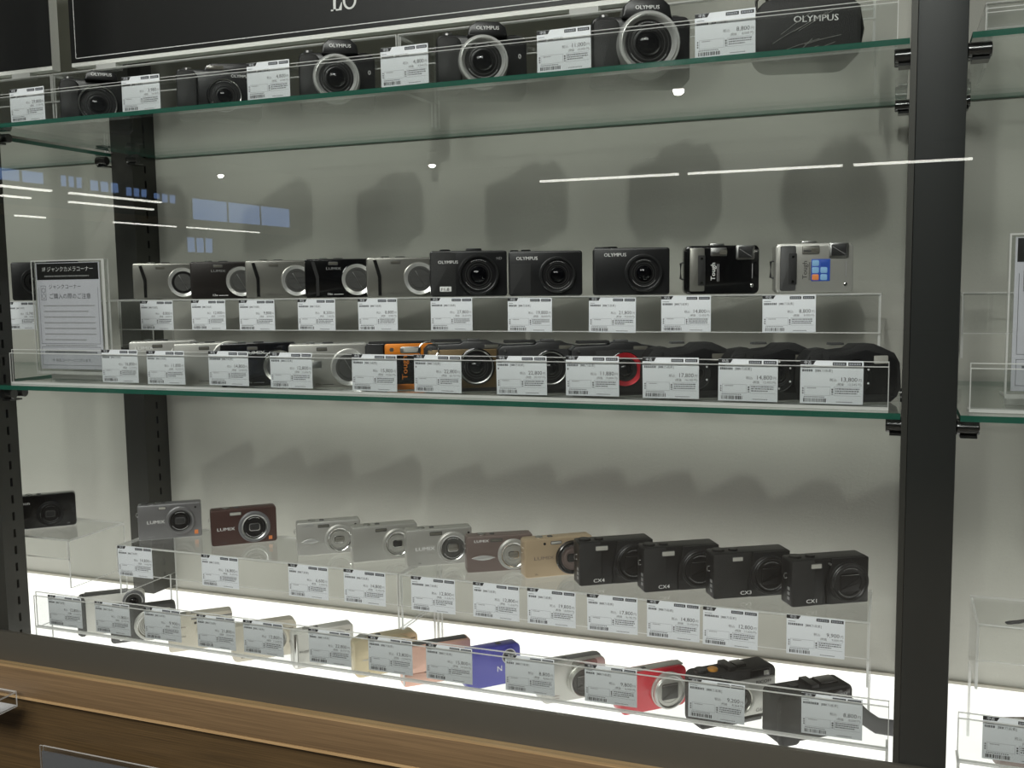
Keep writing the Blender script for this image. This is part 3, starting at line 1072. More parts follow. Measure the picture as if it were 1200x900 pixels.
c = slim('cream champagne compact with rounded corners, fourth on the light panel', -.887, 1.236, 44, 97, 56, 'cream',
         dict(fx=.62, fz=.52, r=24, proud=6, style='eye', ring='silver_gl', barrel='cream', face='grey', core='blade', dash=None),
         [(('-', .13, .10, 1.8, 'dark_txt'),), (('-', .85, .74, 2.0, 'dark_txt'),)], GL, ZL, corner=9)
c.flash(.28, .75, 12, 5, 'flash_dk')

c = slim('glossy white compact with chrome slider bar at its left side', -.787, 1.243, 47, 92, 57, 'white',
         dict(fx=.74, fz=.62, r=17, proud=2, style='open', ring='grey', barrel='white', face='grey', core='blade', dash=None),
         [(('FUJIFILM', .09, .43, 4, 'dark_txt'), dict(squeeze=1.25, bold=True, proud=1.7)), (('-', .84, .83, 1.4, 'dark_txt'),)], GL, ZL, corner=5)
c.plate('slider_bar', .01, .06, .05, .95, 2, 'chrome', 1.4, .5)
c.plate('front_cover', .07, .56, .04, .95, 1.5, 'white', 2, .6)

c = slim('champagne gold compact with a wide silver lens arc, sixth on the light panel', -.682, 1.245, 47, 97, 57, 'champ',
         dict(fx=.70, fz=.50, r=25, proud=6, style='eye', ring='silver_gl', barrel='champ', face='grey', core='blade', dash=None),
         [(('-', .13, .10, 1.8, 'dark_txt'),), (('-', .86, .80, 2.2, 'dark_txt'),)], GL, ZL, corner=10)
c.flash(.29, .80, 13, 5, 'flash_dk')
c.plate('swoosh', .12, .30, .44, .47, .3, 'silver_lt', .5, .1)
c.button(.16, .5, 8, 3, 'chrome2', 'mode_dial', .05)

c = Cam('compact_camera', 'flat rose pink compact with sliding front cover', (-.598, 1.240, ZL), 43, (101, 58, 19), 'pink', 4, 1.6, group=GL)
c.plate('slide_cover', .02, .985, .33, .985, 2.2, 'pink', 3, .8)
c.plate('lower_cover', .02, .985, .015, .315, 1.6, 'pink', 2, .6)
c.plate('cover_grip', .30, .62, .315, .335, 2.4, 'grey_dk', .5, .1)
c.topbar('top_plate', .04, .96, .8, 'grey_dk', .1, .9)
c.plate('side_chrome', -.004, .02, .05, .95, .6, 'chrome2', .8, .3)

c = Cam('compact_camera', 'small violet blue camera with lens in its upper right corner', (-.516, 1.252, ZL), 46, (84, 58, 20), 'purple', 9, 2.6, group=GL)
c.lens(.775, .70, 13, 1.4, 'open', 'white', 'purple', 'lens_grey', 'blade', dash=None)
c.text('N', .55, .36, 8, 'white_txt', .3)
for fz in (.5, .42):
    c.dot('focus_lamp', .92, fz, 1.2, 'white')
c.dot('logo_ring', .92, .2, 4, 'purple', .5)
c.topbar('flash', .58, .68, .6, 'grey_dk', .3, .7)

c = slim('pearl silver compact with rounded ends right of the violet one', -.396, 1.246, 42, 96, 56, 'silver_lt',
         dict(fx=.62, fz=.48, r=21, proud=10, style='square', ring='chrome2', barrel='silver', face='blade', core='blade', dash=None, k1=.95, k2=.84),
         [(('-', .17, .16, 1.6, 'taupe'),), (('-', .17, .10, 1.2, 'taupe'),)], GL, ZL, corner=10, d=24)
c.plate('lens_shield', .46, .86, .72, .97, 1.2, 'silver_gl', 5, .6)
c.topbar('top_stripe', .1, .95, .8, 'grey', .25, .75)

c = slim('bright red compact with extended white lens barrel', -.286, 1.249, 43, 99, 55, 'red',
         dict(fx=.70, fz=.46, r=24, proud=9, style='square', ring='chrome2', barrel='silver_lt', face='silver', core='blade', dash=None, k1=.92, k2=.82),
         [], GL, ZL, corner=9, d=24)
c.topbar('top_stripe', .08, .98, .9, 'silver', .2, .8)

# rugged black and silver camera
c = Cam('rugged_camera', 'black and silver rugged camera with orange button on its top', (-.177, 1.248, ZL), 43, (118, 69, 34), 'black_m', 9, 3, group=GL)
c.plate('silver_front', .30, .98, .10, .80, 2.0, 'silver_lt', 4, 1.0)
c.lens(.50, .46, 21, 6, 'open', 'silver_gl', 'silver_lt', 'lens_dark', 'blade', dash=None, base=2)
c.plate('flash_block', .66, .90, .82, .965, 2.6, 'black_g', 1.5, .5)
c.plate('flash_window', .82, .88, .85, .93, 3.0, 'flash', .8, .2)
c.text('RICOH', .72, .69, 4.2, 'dark_txt', 2.2, 1.3, bold=True)
c.text('G600', .72, .15, 5, 'dark_txt', 2.2, 1.2)
c.plate('hand_grip', .0, .30, .03, .97, 6, 'black_leather', 6, 3)
c.button(.26, .45, 7, 3, 'orange_btn', 'shutter_button')
c.button(.12, .5, 9, 4, 'black', 'mode_dial', .06)
c.topbar('hot_shoe', .52, .66, 4, 'steel_dark', .25, .75)
c.topbar('pop_up_flash', .40, .50, 5, 'black', .1, .9)
c.plate('foot_pad', .30, .8, -.012, .06, 3, 'grey_dk', 2, .8)

# black camera with strap
c = Cam('rugged_camera', 'all black camera with grey wrist strap lying at its right side', (-.080, 1.232, ZL), 39, (108, 64, 36), 'black_m', 8, 3, group=GL)
c.plate('hand_grip', -.01, .26, .0, .95, 8, 'black_leather', 7, 3.5)
c.lens(.58, .45, 20, 4, 'open', 'black_metal', 'black', 'lens_dark', 'blade', dash=None)
c.plate('name_plate', .66, .95, .74, .93, 1.2, 'black_g', 1, .3)
c.text('RICOH', .69, .79, 4.2, 'grey_txt', 1.4, 1.3, bold=True)
c.topbar('hot_shoe', .62, .86, 3.2, 'steel_dark', .25, .8)
c.topbar('pop_up_flash', .46, .57, 4.2, 'black', .1, .9)
c.button(.30, .5, 7, 3, 'black', 'shutter_button')
ex = c.w / 2
st = [(ex - .002, .014, .034), (ex + .008, .006, .028), (ex + .014, -.004, .020), (ex + .024, -.016, .0125), (ex + .040, -.030, .0125), (ex + .062, -.046, .0125)]
sb = MB().tube(st, .004, 12, 0, 2.7)
sb.build('wrist_strap', 'strap_grey', c.o)

# ---- middle glass shelf, raised row --------------------------------------------------------------
GM = 'used cameras on the raised row of the middle shelf'
ZM = RM + .0003


def zoom(label, x, y, yaw, body, txt, lensring='rim', face='lens_grey', z=ZM, w=102, h=59, group=GM, slit=True, logo=True, fz=.46, r=24, barrel=None, txtm='dark_txt', fl=True):
    c = Cam('compact_camera', label, (x, y, z), yaw, (w, h, 28), body, 4, 1.6, group=group)
    c.lens(.77, fz, r, 7, 'cross', lensring, barrel or body, face, 'lens_grey', dash=None, k1=.985, k2=.77)
    if slit:
        c.poly('finger_grip', [(.10, .92), (.14, .93), (.20, .55), (.20, .06), (.165, .06), (.165, .5)], -1.6, 1, 'steel_dark' if body != 'black_g' else 'black_m', .5)
    if txt:
        c.text(txt, .32, .07, 3.4, txtm, .2, 1.2, bold=True)
        c.plate('print_line', .42, .56, .078, .092, .1, txtm, .1, .03)
    if logo:
        c.text('LUMIX', .31, .72, 4.0, 'grey_txt', .2, 1.4)
    if fl:
        c.flash(.42, .88, 13, 3.6, 'flash_dk')
    c.button(.28, .5, 6, 2, 'chrome2', 'shutter_button')
    c.button(.50, .5, 7.5, 1.6, 'grey_dk', 'mode_dial', .05)
    return c


zoom('silver compact with crossed lens cover, leftmost of the raised middle row', -1.125, 1.335, 38, 'silver_gl', '12x', logo=False, face='lens_dark')
zoom('dark brown compact between two silver ones on the raised middle row', -1.010, 1.335, 37, 'browndark', '12x', txtm='white_txt', slit=False)
zoom('silver compact right of the dark brown one on the raised middle row', -.905, 1.335, 36, 'silver_gl', '16x', logo=False)
zoom('glossy black 16x compact between two silver ones', -.797, 1.335, 34, 'black_g', '16x', txtm='white_txt')
zoom('silver 16x compact left of the large black camera with a hot shoe', -.690, 1.335, 31, 'silver_gl', '16x', logo=False)

c = Cam('compact_camera', 'large black camera with hot shoe and wide open lens on the raised middle row', (-.580, 1.335, ZM), 27, (112, 66, 34), 'black', 4, 1.8, group=GM)
c.lens(.62, .47, 29, 12, 'open', 'black_metal', 'black', 'lens_dark', 'blade', dash='grey_txt', k1=.93, k2=.82)
c.text('OLYMPUS', .10, .72, 4.6, 'white_txt', .2, 1.05, bold=True)
c.text('HD', .86, .80, 4, 'grey_txt', .2)
c.plate('lens_mark', .12, .27, .11, .22, .2, 'white_txt', .8, .05)
c.text('F1.8', .135, .13, 4.2, 'ink', .3, 1.2, bold=True)
c.topbar('hot_shoe', .47, .68, 3.4, 'black_metal', .25, .8)
c.button(.2, .5, 8, 2.4, 'black_metal', 'mode_dial', .06)
c.plate('front_panel', .01, .33, .03, .97, .12, 'black_leather', 3, .05)

c = Cam('compact_camera', 'black camera with white letters and ridged lens, left of the gap', (-.462, 1.335, ZM), 22, (104, 63, 32), 'black', 4, 1.8, group=GM)
c.lens(.66, .46, 25, 7, 'open', 'black_metal', 'black', 'lens_dark', 'blade', dash='grey_txt', k1=.92, k2=.84)
c.text('OLYMPUS', .10, .80, 4.8, 'white_txt', .2, 1.05, bold=True)
c.plate('grip_panel', .02, .30, .05, .72, .5, 'black_m', 2, .2)
c.button(.24, .5, 7, 2.2, 'black_metal', 'shutter_button')
c.button(.08, .5, 6, 1.8, 'black_metal', 'dial', .05)

c = Cam('compact_camera', 'black camera with white letters, left of the black waterproof one', (-.338, 1.335, ZM), 18, (104, 64, 32), 'black', 4, 1.8, group=GM)
c.lens(.66, .46, 25, 7, 'open', 'black_metal', 'black', 'lens_dark', 'blade', dash='grey_txt', k1=.92, k2=.80)
c.text('OLYMPUS', .14, .82, 4.8, 'white_txt', .2, 1.05, bold=True)
c.button(.26, .5, 7, 2.2, 'black_metal', 'shutter_button')
c.topbar('top_step', .02, .2, 1.8, 'black', .05, .95)


def tough(label, x, yaw, body, grip, sticker):
    c = Cam('waterproof_camera', label, (x, 1.335, ZM), yaw, (98, 64, 26), body, 7, 2.2, group=GM)
    c.plate('grip_plate', .06, .26, .06, .95, 1.8, grip, 2, .6)
    c.plate('grip_inlay', .17, .27, .18, .80, 2.4, 'black_m', 1, .3)
    for fz in (.73, .24):
        c.dot('screw', .22, fz, 2.0, 'chrome', 3.2)
    f = c.plate('flash', .34, .56, .78, .95, 1.2, 'chrome2' if body == 'black_g' else 'silver_gl', 1.5, .4)
    MB().slab(rrect(.010, .006, .001, 3, c.X(.46), c.Z(.81)), -.0017, 0, .0002).build('flash_window', 'flash_dk', f)
    MB().box(c.X(.36), c.X(.45), -.0016, 0, c.Z(.83), c.Z(.86)).build('flash_rib', 'chrome2', f)
    q = c.plate('lens', .68, .93, .70, 1.0, 2.2, 'chrome2', 2.5, .6)
    MB().slab(rrect(.0185, .0145, .001, 3, c.X(.71), c.Z(.74)), -.0026, 0, .0002).build('lens_window', 'blade', q)
    MB().add([(c.X(.72), -.0027, c.Z(.92)), (c.X(.725), -.0027, c.Z(.925)), (c.X(.895), -.0027, c.Z(.76)), (c.X(.89), -.0027, c.Z(.755))], [(3, 2, 1, 0)]).build('lens_mark', 'grey_txt', q)
    c.text('Tough', .405, .28, 6, 'white_txt' if body == 'black_g' else 'dark_txt', .2, 1.1, 90, True)
    for k in range(2):
        c.plate('print_line', .43 + k * .02, .438 + k * .02, .26, .62, .1, 'grey_txt' if body == 'black_g' else 'dark_txt', .1, .03)
    c.plate('print_line', .90, .91, .32, .62, .1, 'grey_txt', .1, .03)
    c.dot('screw', .90, .17, 2.4, 'chrome', .8)
    c.topbar('shutter_button', .34, .54, 2.6, 'chrome2', .2, .8)
    MB().tube([(-c.w / 2, .012, .020), (-c.w / 2 - .004, .012, .021), (-c.w / 2 - .004, .012, .041), (-c.w / 2, .012, .042)], .0016, 8).build('strap_bar', 'grey_dk', c.o)
    if sticker:
        s_ = c.plate('sticker', .46, .70, .24, .68, .25, 'blue_st', .8, .05)
        x0, z0 = c.X(.47), c.Z(.26)
        for i, (u, v, m) in enumerate(((0, 0, 'orange_st'), (0, 1, 'lblue_st'), (0, 2, 'lblue_st'), (1, 0, 'lblue_st'), (1, 1, 'lblue_st'), (1, 2, 'blue_st'))):
            MB().slab(rrect(.0085, .0075, .0015, 3, x0 + u * .0105, z0 + v * .009), -.00035, 0, .00005).build('sticker_icon', m, s_)
    return c


tough('black waterproof camera with square corner lens and chrome screws', -.215, 20, 'black_g', 'silver_gl', False)
tough('silver waterproof camera with blue sticker on its front', -.098, 16, 'silver', 'grey_dk', True)

c = Cam('compact_camera', 'black boxy camera half hidden behind the notice stand', (-1.385, 1.338, ZM), 44, (110, 66, 30), 'black', 4, 1.5, group=GM)
c.lens(.34, .5, 22, 8, 'open', 'black_metal', 'black', 'lens_dark', 'blade', dash=None)
c.plate('hand_grip', .70, 1.0, .03, .97, 5, 'black_m', 3, 1.5)
c.topbar('top_plate', .5, .98, 2, 'black', .1, .9)

# ---- middle glass shelf, front row ---------------------------------------------------------------
GF = 'used cameras behind the front cards of the middle shelf'
ZF = 1.311 + .0006
c = zoom('small bright silver compact with raised top rim, leftmost front camera of the middle shelf', -1.010, 1.185, 38, 'silver_lt', '', z=ZF, w=94, h=62, group=GF, slit=False, logo=False, fz=.62, r=16)
c.text('LUMIX', .08, .80, 5, 'white_txt', .2, 1.3, bold=True)
c.dot('focus_lamp', .5, .72, 2, 'steel_dark')
c = zoom('flat silver 12x compact left of the black front camera', -.922, 1.180, 36, 'silver', '12x', z=ZF, w=100, h=60, group=GF, slit=False, logo=False, fz=.62)
c = zoom('black compact with big silver lens on the front row', -.835, 1.175, 34, 'black_g', '10x', z=ZF, w=104, h=61, group=GF, slit=False, logo=False, txtm='white_txt', r=23, lensring='chrome')
c.text('LUMIX', .32, .74, 5, 'white_txt', .2, 1.35)
c = zoom('silver 10x compact with broad silver lens left of the orange one', -.722, 1.175, 32, 'silver', '10x', z=ZF, w=106, h=61, group=GF, slit=False, logo=False, r=25, barrel='silver_lt', face='lens_grey')
c.plate('nameplate', .28, .41, .46, .62, .4, 'chrome2', .6, .15)

# orange waterproof
c = Cam('waterproof_camera', 'orange and black waterproof camera on the front row', (-.612, 1.175, ZF), 29, (92, 63, 24), 'black_g', 6, 2, group=GF)
c.plate('hand_grip', .0, .26, .05, .98, 4, 'black_m', 4, 1.5)
c.plate('upper_cover', .28, .985, .74, .985, 1.6, 'orange', 3, .6)
c.plate('lower_cover', .30, .985, .015, .13, 1.6, 'orange', 2, .6)
c.plate('side_strip', .93, .985, .1, .8, 1.5, 'orange', 1, .4)
f = c.plate('flash', .50, .80, .78, .92, 2.2, 'chrome2', 3, .3)
MB().slab(rrect(.020, .006, .003, 4, c.X(.545), c.Z(.80)), -.0027, 0, .0002).build('flash_window', 'flash', f)
c.dot('badge', .38, .86, 3.2, 'chrome2', 2)
c.text('Tough', .60, .22, 7.5, 'orange', .3, 1.2, 90, True)
c.topbar('textured_top', .05, .95, 1.5, 'black_m', .1, .9)


def tgcam(label, x, yaw, body, ring, rad, fz=.50, w=110, front=None, tick=False, thin=True, h=66, y=1.178):
    ol = [(4, 0), (106, 0), (110, 4), (110, 54), (106, 60), (88, 63), (82, 66), (50, 66), (46, 63), (6, 62), (0, 57), (0, 4)]
    ol = [(a * w / 110, b * h / 66) for a, b in ol]
    c = Cam('waterproof_camera', label, (x, y, ZF), yaw, (w, h, 26), 'black', outline=ol, bevel=2, group=GF)
    if front:
        c.plate('front_cover', .04, .96, .08, .84, 1.4, front, 3, .6)
    else:
        c.plate('front_cover', .27, .96, .08, .86, 1.2, 'black_m', 3, .6)
    c.lens(.60, fz, rad, 4.5, 'open', ring, 'black_g', 'lens_dark', 'blade', dash=None, k1=.96 if thin else 1.0, k2=.88 if thin else .72, base=1)
    for q in ((.08, .84), (.92, .12), (.30, .12), (.93, .76)):
        c.dot('screw', q[0], q[1], 1.6, 'chrome2', 1.9)
    c.topbar('textured_top', .08, .44, 2.0, 'black_m', .1, .9)
    c.topbar('shutter_button', .50, .66, 2.4, 'grey_dk', .25, .75)
    c.plate('flash', .70, .86, .855, .925, 1.0, 'flash_dk', .8, .2)
    return c


c = tgcam('olive bronze waterproof camera with thin silver lens ring', -.516, 27, 'black', 'chrome2', 23, front='olive', w=112)
MB().tube([(c.X(.02) + .0125 * math.cos(a) + .004, -.006, .056 + .011 * math.sin(a)) for a in [2 * math.pi * k / 18 for k in range(18)]], .0009, 6, closed=True).build('strap_ring', 'chrome', c.o)
tgcam('black waterproof camera with thin silver lens ring', -.414, 27, 'black', 'chrome2', 21.5)
tgcam('black waterproof camera with red lens ring', -.318, 27, 'black', 'redring', 20.5, thin=False)


def wg(label, x, yaw, flashwin, y=1.180):
    ol = [(5, 2), (12, 0), (108, 0), (118, 5), (123, 16), (121, 44), (114, 55), (98, 62), (88, 66), (66, 66), (58, 61), (34, 59), (26, 62), (10, 60), (2, 50), (0, 20)]
    ol = [(a * 117 / 123, b_) for a, b_ in ol]
    c = Cam('rugged_camera', label, (x, y, ZF), yaw, (117, 66, 27), 'black_m', outline=ol, bevel=3, group=GF)
    c.poly('front_armour', [(.24, .12), (.86, .10), (.93, .25), (.93, .72), (.80, .82), (.62, .90), (.44, .82), (.26, .80)], -2, 1, 'black', 1)
    c.lens(.52, .45, 19, 3, 'open', 'black_metal', 'black_g', 'lens_dark', 'blade', dash=None, base=2, k1=.98, k2=.66)
    for k in range(6):
        a = math.radians(30 + 60 * k)
        MB().lathe([(.0012, 0), (.0012, -.0006), (.0001, -.0008)], c.X(.52) + .0155 * math.cos(a), c.Z(.45) + .0155 * math.sin(a), 10).build('macro_light', 'white_txt', c.o).location.y = -.0049
    c.plate('flash', .70, .84, .66, .80, 3.2, 'flash' if flashwin else 'flash_dk', 1.2, .3)
    c.poly('side_bumper', [(.02, .3), (.10, .15), (.18, .15), (.20, .5), (.18, .85), (.06, .8)], -3, 1, 'black_m', 1.2)
    c.poly('lower_bumper', [(.16, .0), (.88, .0), (.94, .09), (.80, .13), (.28, .13)], -3, 1, 'black_m', 1)
    c.topbar('shutter_button', .30, .44, 1.6, 'grey_dk', .3, .75)
    return c


wg('black rugged camera with six tiny lamps around its lens, beside the red ringed one', -.224, 31, False)
wg('black rugged camera between two other rugged ones on the front row', -.128, 30, False)
wg('black rugged camera with pale flash window, rightmost on the front row', -.043, 27, True)

# ---- upper glass shelf ---------------------------------------------------------------------------
GT = 'used bridge cameras on the upper shelf'
ZT = 1.690 + .0004


def bridge(label, x, yaw, w, h, hump, lensr, lfx, lfz, ringm, proud, y=1.205, txt=True, ring_wide=False, mark=False):
    """body, grip, prism hump with name, big lens"""
    c = Cam('bridge_camera', label, (x, y, ZT), yaw, (w, h, 46), 'black', 9, 4, group=GT)
    c.plate('hand_grip', .0, .27, .02, .93, 16, 'black_leather', 9, 5, back=.01)
    hx0, hx1, hh = hump
    pts = [(hx0, .96), (hx1, .96), (hx1 - .02, 1 + hh * .55), (hx1 - .10, 1 + hh), (hx0 + .10, 1 + hh), (hx0 + .02, 1 + hh * .55)]
    c.poly('flash_hump', pts, -9, 34, 'black', 3)
    if txt:
        c.text('OLYMPUS', (hx0 + hx1) / 2, 1 + hh * .30, 4.6, 'white_txt', 9.3, 1.05, bold=True, align='C')
    k1, k2 = (.90, .74) if ring_wide else (.965, .90)
    c.lens(lfx, lfz, lensr, proud, 'open', ringm, ringm if ring_wide else 'black_g', 'lens_dark', 'blade', dash='grey_txt', k1=k1, k2=k2, steps=4)
    c.button(.13, .15, 6, 3, 'chrome2', 'shutter_button')
    c.button(.86, .45, 9, 3.5, 'black_metal', 'mode_dial', .06)
    c.strap_lug(.82, 1)
    c.strap_lug(.82, -1)
    if mark:
        c.text('0', .90, .62, 6, 'white_txt', .2)
    return c


bridge('black bridge camera with thin bright lens ring, leftmost on the upper shelf', -1.128, 42, 100, 74, (.35, .82, .16), 28, .52, .46, 'chrome2', 24)
c = Cam('bridge_camera', 'wide flat black camera with raised top bar, second on the upper shelf', (-.905, 1.205, ZT), 36, (116, 68, 40), 'black', 7, 3, group=GT)
c.lens(.56, .46, 24, 10, 'open', 'chrome2', 'black_g', 'lens_dark', 'blade', dash='grey_txt', k1=.97, k2=.91, steps=4)
c.plate('hand_grip', .0, .24, .02, .95, 9, 'black_leather', 7, 4, back=.01)
c.poly('raised_flash', [(.32, .97), (.90, .97), (.94, 1.08), (.86, 1.18), (.40, 1.15), (.34, 1.08)], 4, 30, 'black', 2.5)
c.plate('flash_window', .36, .56, 1.02, 1.10, -3.6, 'flash_dk', 1, .2, back=.012)
c.text('OLYMPUS', .64, .86, 4.2, 'white_txt', .2, 1.05, bold=True)
c.button(.13, .2, 6, 3, 'chrome2', 'shutter_button')
bridge('black bridge camera with clear silver lens rim, between two 4,800 yen cards', -.712, 32, 102, 74, (.30, .78, .22), 31, .48, .50, 'rim', 24, ring_wide=True, mark=True)
bridge('black bridge camera with broad silver lens rim left of the 11,000 yen card', -.500, 27, 116, 76, (.34, .78, .20), 31.5, .50, .52, 'rim', 26, ring_wide=True, mark=True)
bridge('large black bridge camera whose silver lens rim is the widest on the shelf', -.295, 22, 120, 80, (.30, .80, .24), 37, .54, .52, 'rim', 34, ring_wide=True, y=1.215)
# bagged camera turned on its side
c = Cam('bridge_camera', 'black camera in crinkled clear film, rightmost on the upper shelf', (-.098, 1.185, ZT), 12, (116, 74, 60), 'black_leather', 22, 6, group=GT)
c.text('OLYMPUS', .36, .62, 7, 'white_txt', .3, 1.15, bold=True)
c.poly('flash_hump', [(.30, .9), (.92, .9), (.88, 1.2), (.78, 1.32), (.46, 1.32), (.36, 1.15)], 6, 52, 'black', 4)
c.poly('lens_cap_rim', [(.86, .05), (.99, .15), (1.03, .5), (.99, .85), (.86, .97)], 4, 54, 'black_g', 3)
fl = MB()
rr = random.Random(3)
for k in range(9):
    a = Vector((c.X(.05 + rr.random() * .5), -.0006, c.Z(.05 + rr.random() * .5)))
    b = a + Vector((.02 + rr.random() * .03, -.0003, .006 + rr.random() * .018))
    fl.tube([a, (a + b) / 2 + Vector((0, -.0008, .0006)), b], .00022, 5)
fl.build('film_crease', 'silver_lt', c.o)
MB().tube([(c.X(.02), .01, c.Z(.86)), (c.X(.02), .01, c.Z(1.0)), (c.X(.05), .01, c.Z(1.06)), (c.X(.09), .01, c.Z(1.06)), (c.X(.12), .01, c.Z(1.0)), (c.X(.12), .01, c.Z(.86))], .0018, 8).build('strap_lug', 'chrome', c.o)

# ------------------------------------------------------------------ price cards in place
YC = 1.1212
ROWS = {
    'top': (YC, 1.7415, 'price cards on the upper shelf', [
        (-1.2097, '29,800', 'price card at the far left of the upper shelf', 0, ''),
        (-1.0045, '3,980', 'price card right of the leftmost bridge camera on the upper shelf', 0, ''),
        (-.7980, '4,800', 'price card 4,800 yen right of the flat black camera with raised top bar', 0, ''),
        (-.6010, '4,800', 'price card 4,800 yen left of the broad silver lens rim camera', 0, ''),
        (-.3960, '11,000', 'price card reading 11,000 yen on the upper shelf', 0, ''),
        (-.2123, '8,800', 'price card 8,800 yen beside the camera in clear film', 0, '')]),
    'mid1': (YC, 1.3640, 'price cards at the front of the middle shelf', [
        (-1.0658, '16,800', 'price card reading 16,800 yen right of the notice stand', 0, ''),
        (-.9850, '11,800', 'price card 11,800 yen before the flat silver 12x compact', 0, ''),
        (-.8790, '14,800', 'price card 14,800 yen before the black compact with big silver lens', 0, ''),
        (-.7790, '12,800', 'price card 12,800 yen before the broad silver lens on the middle shelf', 0, ''),
        (-.6540, '15,800', 'price card 15,800 yen before the orange waterproof camera', 0, ''),
        (-.5645, '22,800', 'price card 22,800 yen left of the bronze ring camera lens', 1, ''),
        (-.4530, '22,800', 'price card 22,800 yen between bronze and silver ringed lenses', 1, ''),
        (-.3640, '11,880', 'price card reading 11,880 yen left of the red lens ring', 1, ''),
        (-.2710, '17,800', 'price card 17,800 yen right of the red lens ring', 0, ''),
        (-.1840, '14,800', 'price card 14,800 yen second from the right end of the middle shelf front', 0, ''),
        (-.0952, '13,800', 'price card reading 13,800 yen at the right end of the middle shelf', 0, '')]),
    'mid2': (1.2962, 1.4315, 'price cards on the raised middle lip', [
        (-1.435, '15,780', 'price card left of the notice stand under the half hidden black camera', 0, ''),
        (-1.1462, '8,800', 'price card 8,800 yen under the leftmost silver raised compact', 0, ''),
        (-1.0450, '12,800', 'price card 12,800 yen under the dark brown raised compact', 0, ''),
        (-.9540, '9,800', 'price card 9,800 yen under the silver compact right of the brown one', 0, ''),
        (-.8470, '8,200', 'price card reading 8,200 yen under the glossy black 16x compact', 0, ''),
        (-.7430, '8,800', 'price card 8,800 yen under the silver 16x compact', 0, ''),
        (-.6240, '27,800', 'price card reading 27,800 yen under the camera with hot shoe', 0, ''),
        (-.5050, '19,800', 'price card 19,800 yen under the black camera beside the hot shoe one', 0, ''),
        (-.3870, '21,800', 'price card 21,800 yen under the black camera left of the waterproof pair', 0, ''),
        (-.2880, '14,800', 'price card 14,800 yen under the black waterproof camera', 0, ''),
        (-.1578, '8,800', 'price card 8,800 yen under the silver waterproof camera', 0, '')]),
    'b2': (1.1691, 1.0612, 'price cards on the raised lip above the light panel', [
        (-1.1009, '14,800', 'price card 14,800 yen under the grey compact at left', 0, ''),
        (-.9450, '16,800', 'price card 16,800 yen under the dark brown compact', 0, ''),
        (-.7950, '6,600', 'price card reading 6,600 yen under the almond badge silver camera', 0, ''),
        (-.7050, '14,800', 'price card 14,800 yen left of the seam between the two risers', 0, ''),
        (-.6010, '12,800', 'price card 12,800 yen right of the seam between the two risers', 0, ''),
        (-.5100, '12,800', 'price card 12,800 yen under the taupe camera', 0, ''),
        (-.4340, '19,800', 'price card 19,800 yen under the light gold camera', 0, ''),
        (-.3540, '17,800', 'price card 17,800 yen under the left CX4 camera', 0, ''),
        (-.2770, '14,800', 'price card 14,800 yen under the right CX4 camera', 0, ''),
        (-.2080, '12,800', 'price card 12,800 yen under the CX3 camera', 0, ''),
        (-.1105, '9,900', 'price card 9,900 yen under the CX1 camera', 0, '')]),
    'b1': (YC, .9892, 'price cards in front of the light panel', [
        (-1.1960, '12,800', 'price card 12,800 yen before the white chunky camera', 0, ''),
        (-1.1050, '11,800', 'price card 11,800 yen before the dark grey camera on the light panel', 0, ''),
        (-1.0130, '9,900', 'price card 9,900 yen before the ivory white camera', 0, ''),
        (-.9190, '21,800', 'price card 21,800 yen on the holder over the light panel', 0, ''),
        (-.8400, '12,800', 'price card 12,800 yen left of the glossy white camera', 0, ''),
        (-.7340, '22,800', 'price card 22,800 yen right of the glossy white camera', 0, ''),
        (-.6420, '13,800', 'price card 13,800 yen before the champagne gold camera', 1, ''),
        (-.5570, '15,800', 'price card 15,800 yen before the violet blue camera', 0, ''),
        (-.4470, '8,800', 'price card 8,800 yen before the pearl silver camera', 0, ''),
        (-.3430, '9,800', 'price card 9,800 yen before the red camera', 0, ''),
        (-.2160, '9,200', 'price card reading 9,200 yen before the rugged camera with orange button', 0, ''),
        (-.0886, '8,800', 'price card 8,800 yen before the black camera with wrist strap', 0, ''),
        (.0965, '9,800', 'price card right of the black upright over the light panel', 0, '')]),
}
for key, (yy, zt, grp, items) in ROWS.items():
    for i, (x, price, label, two, model) in enumerate(items):
        tl = math.radians(RND.uniform(-.6, .6))
        price_card(x, yy, zt + RND.uniform(-.0008, .0008), price, label, grp, tl, 2 if two else 1, model=model)

# ------------------------------------------------------------------ notice stands and boards


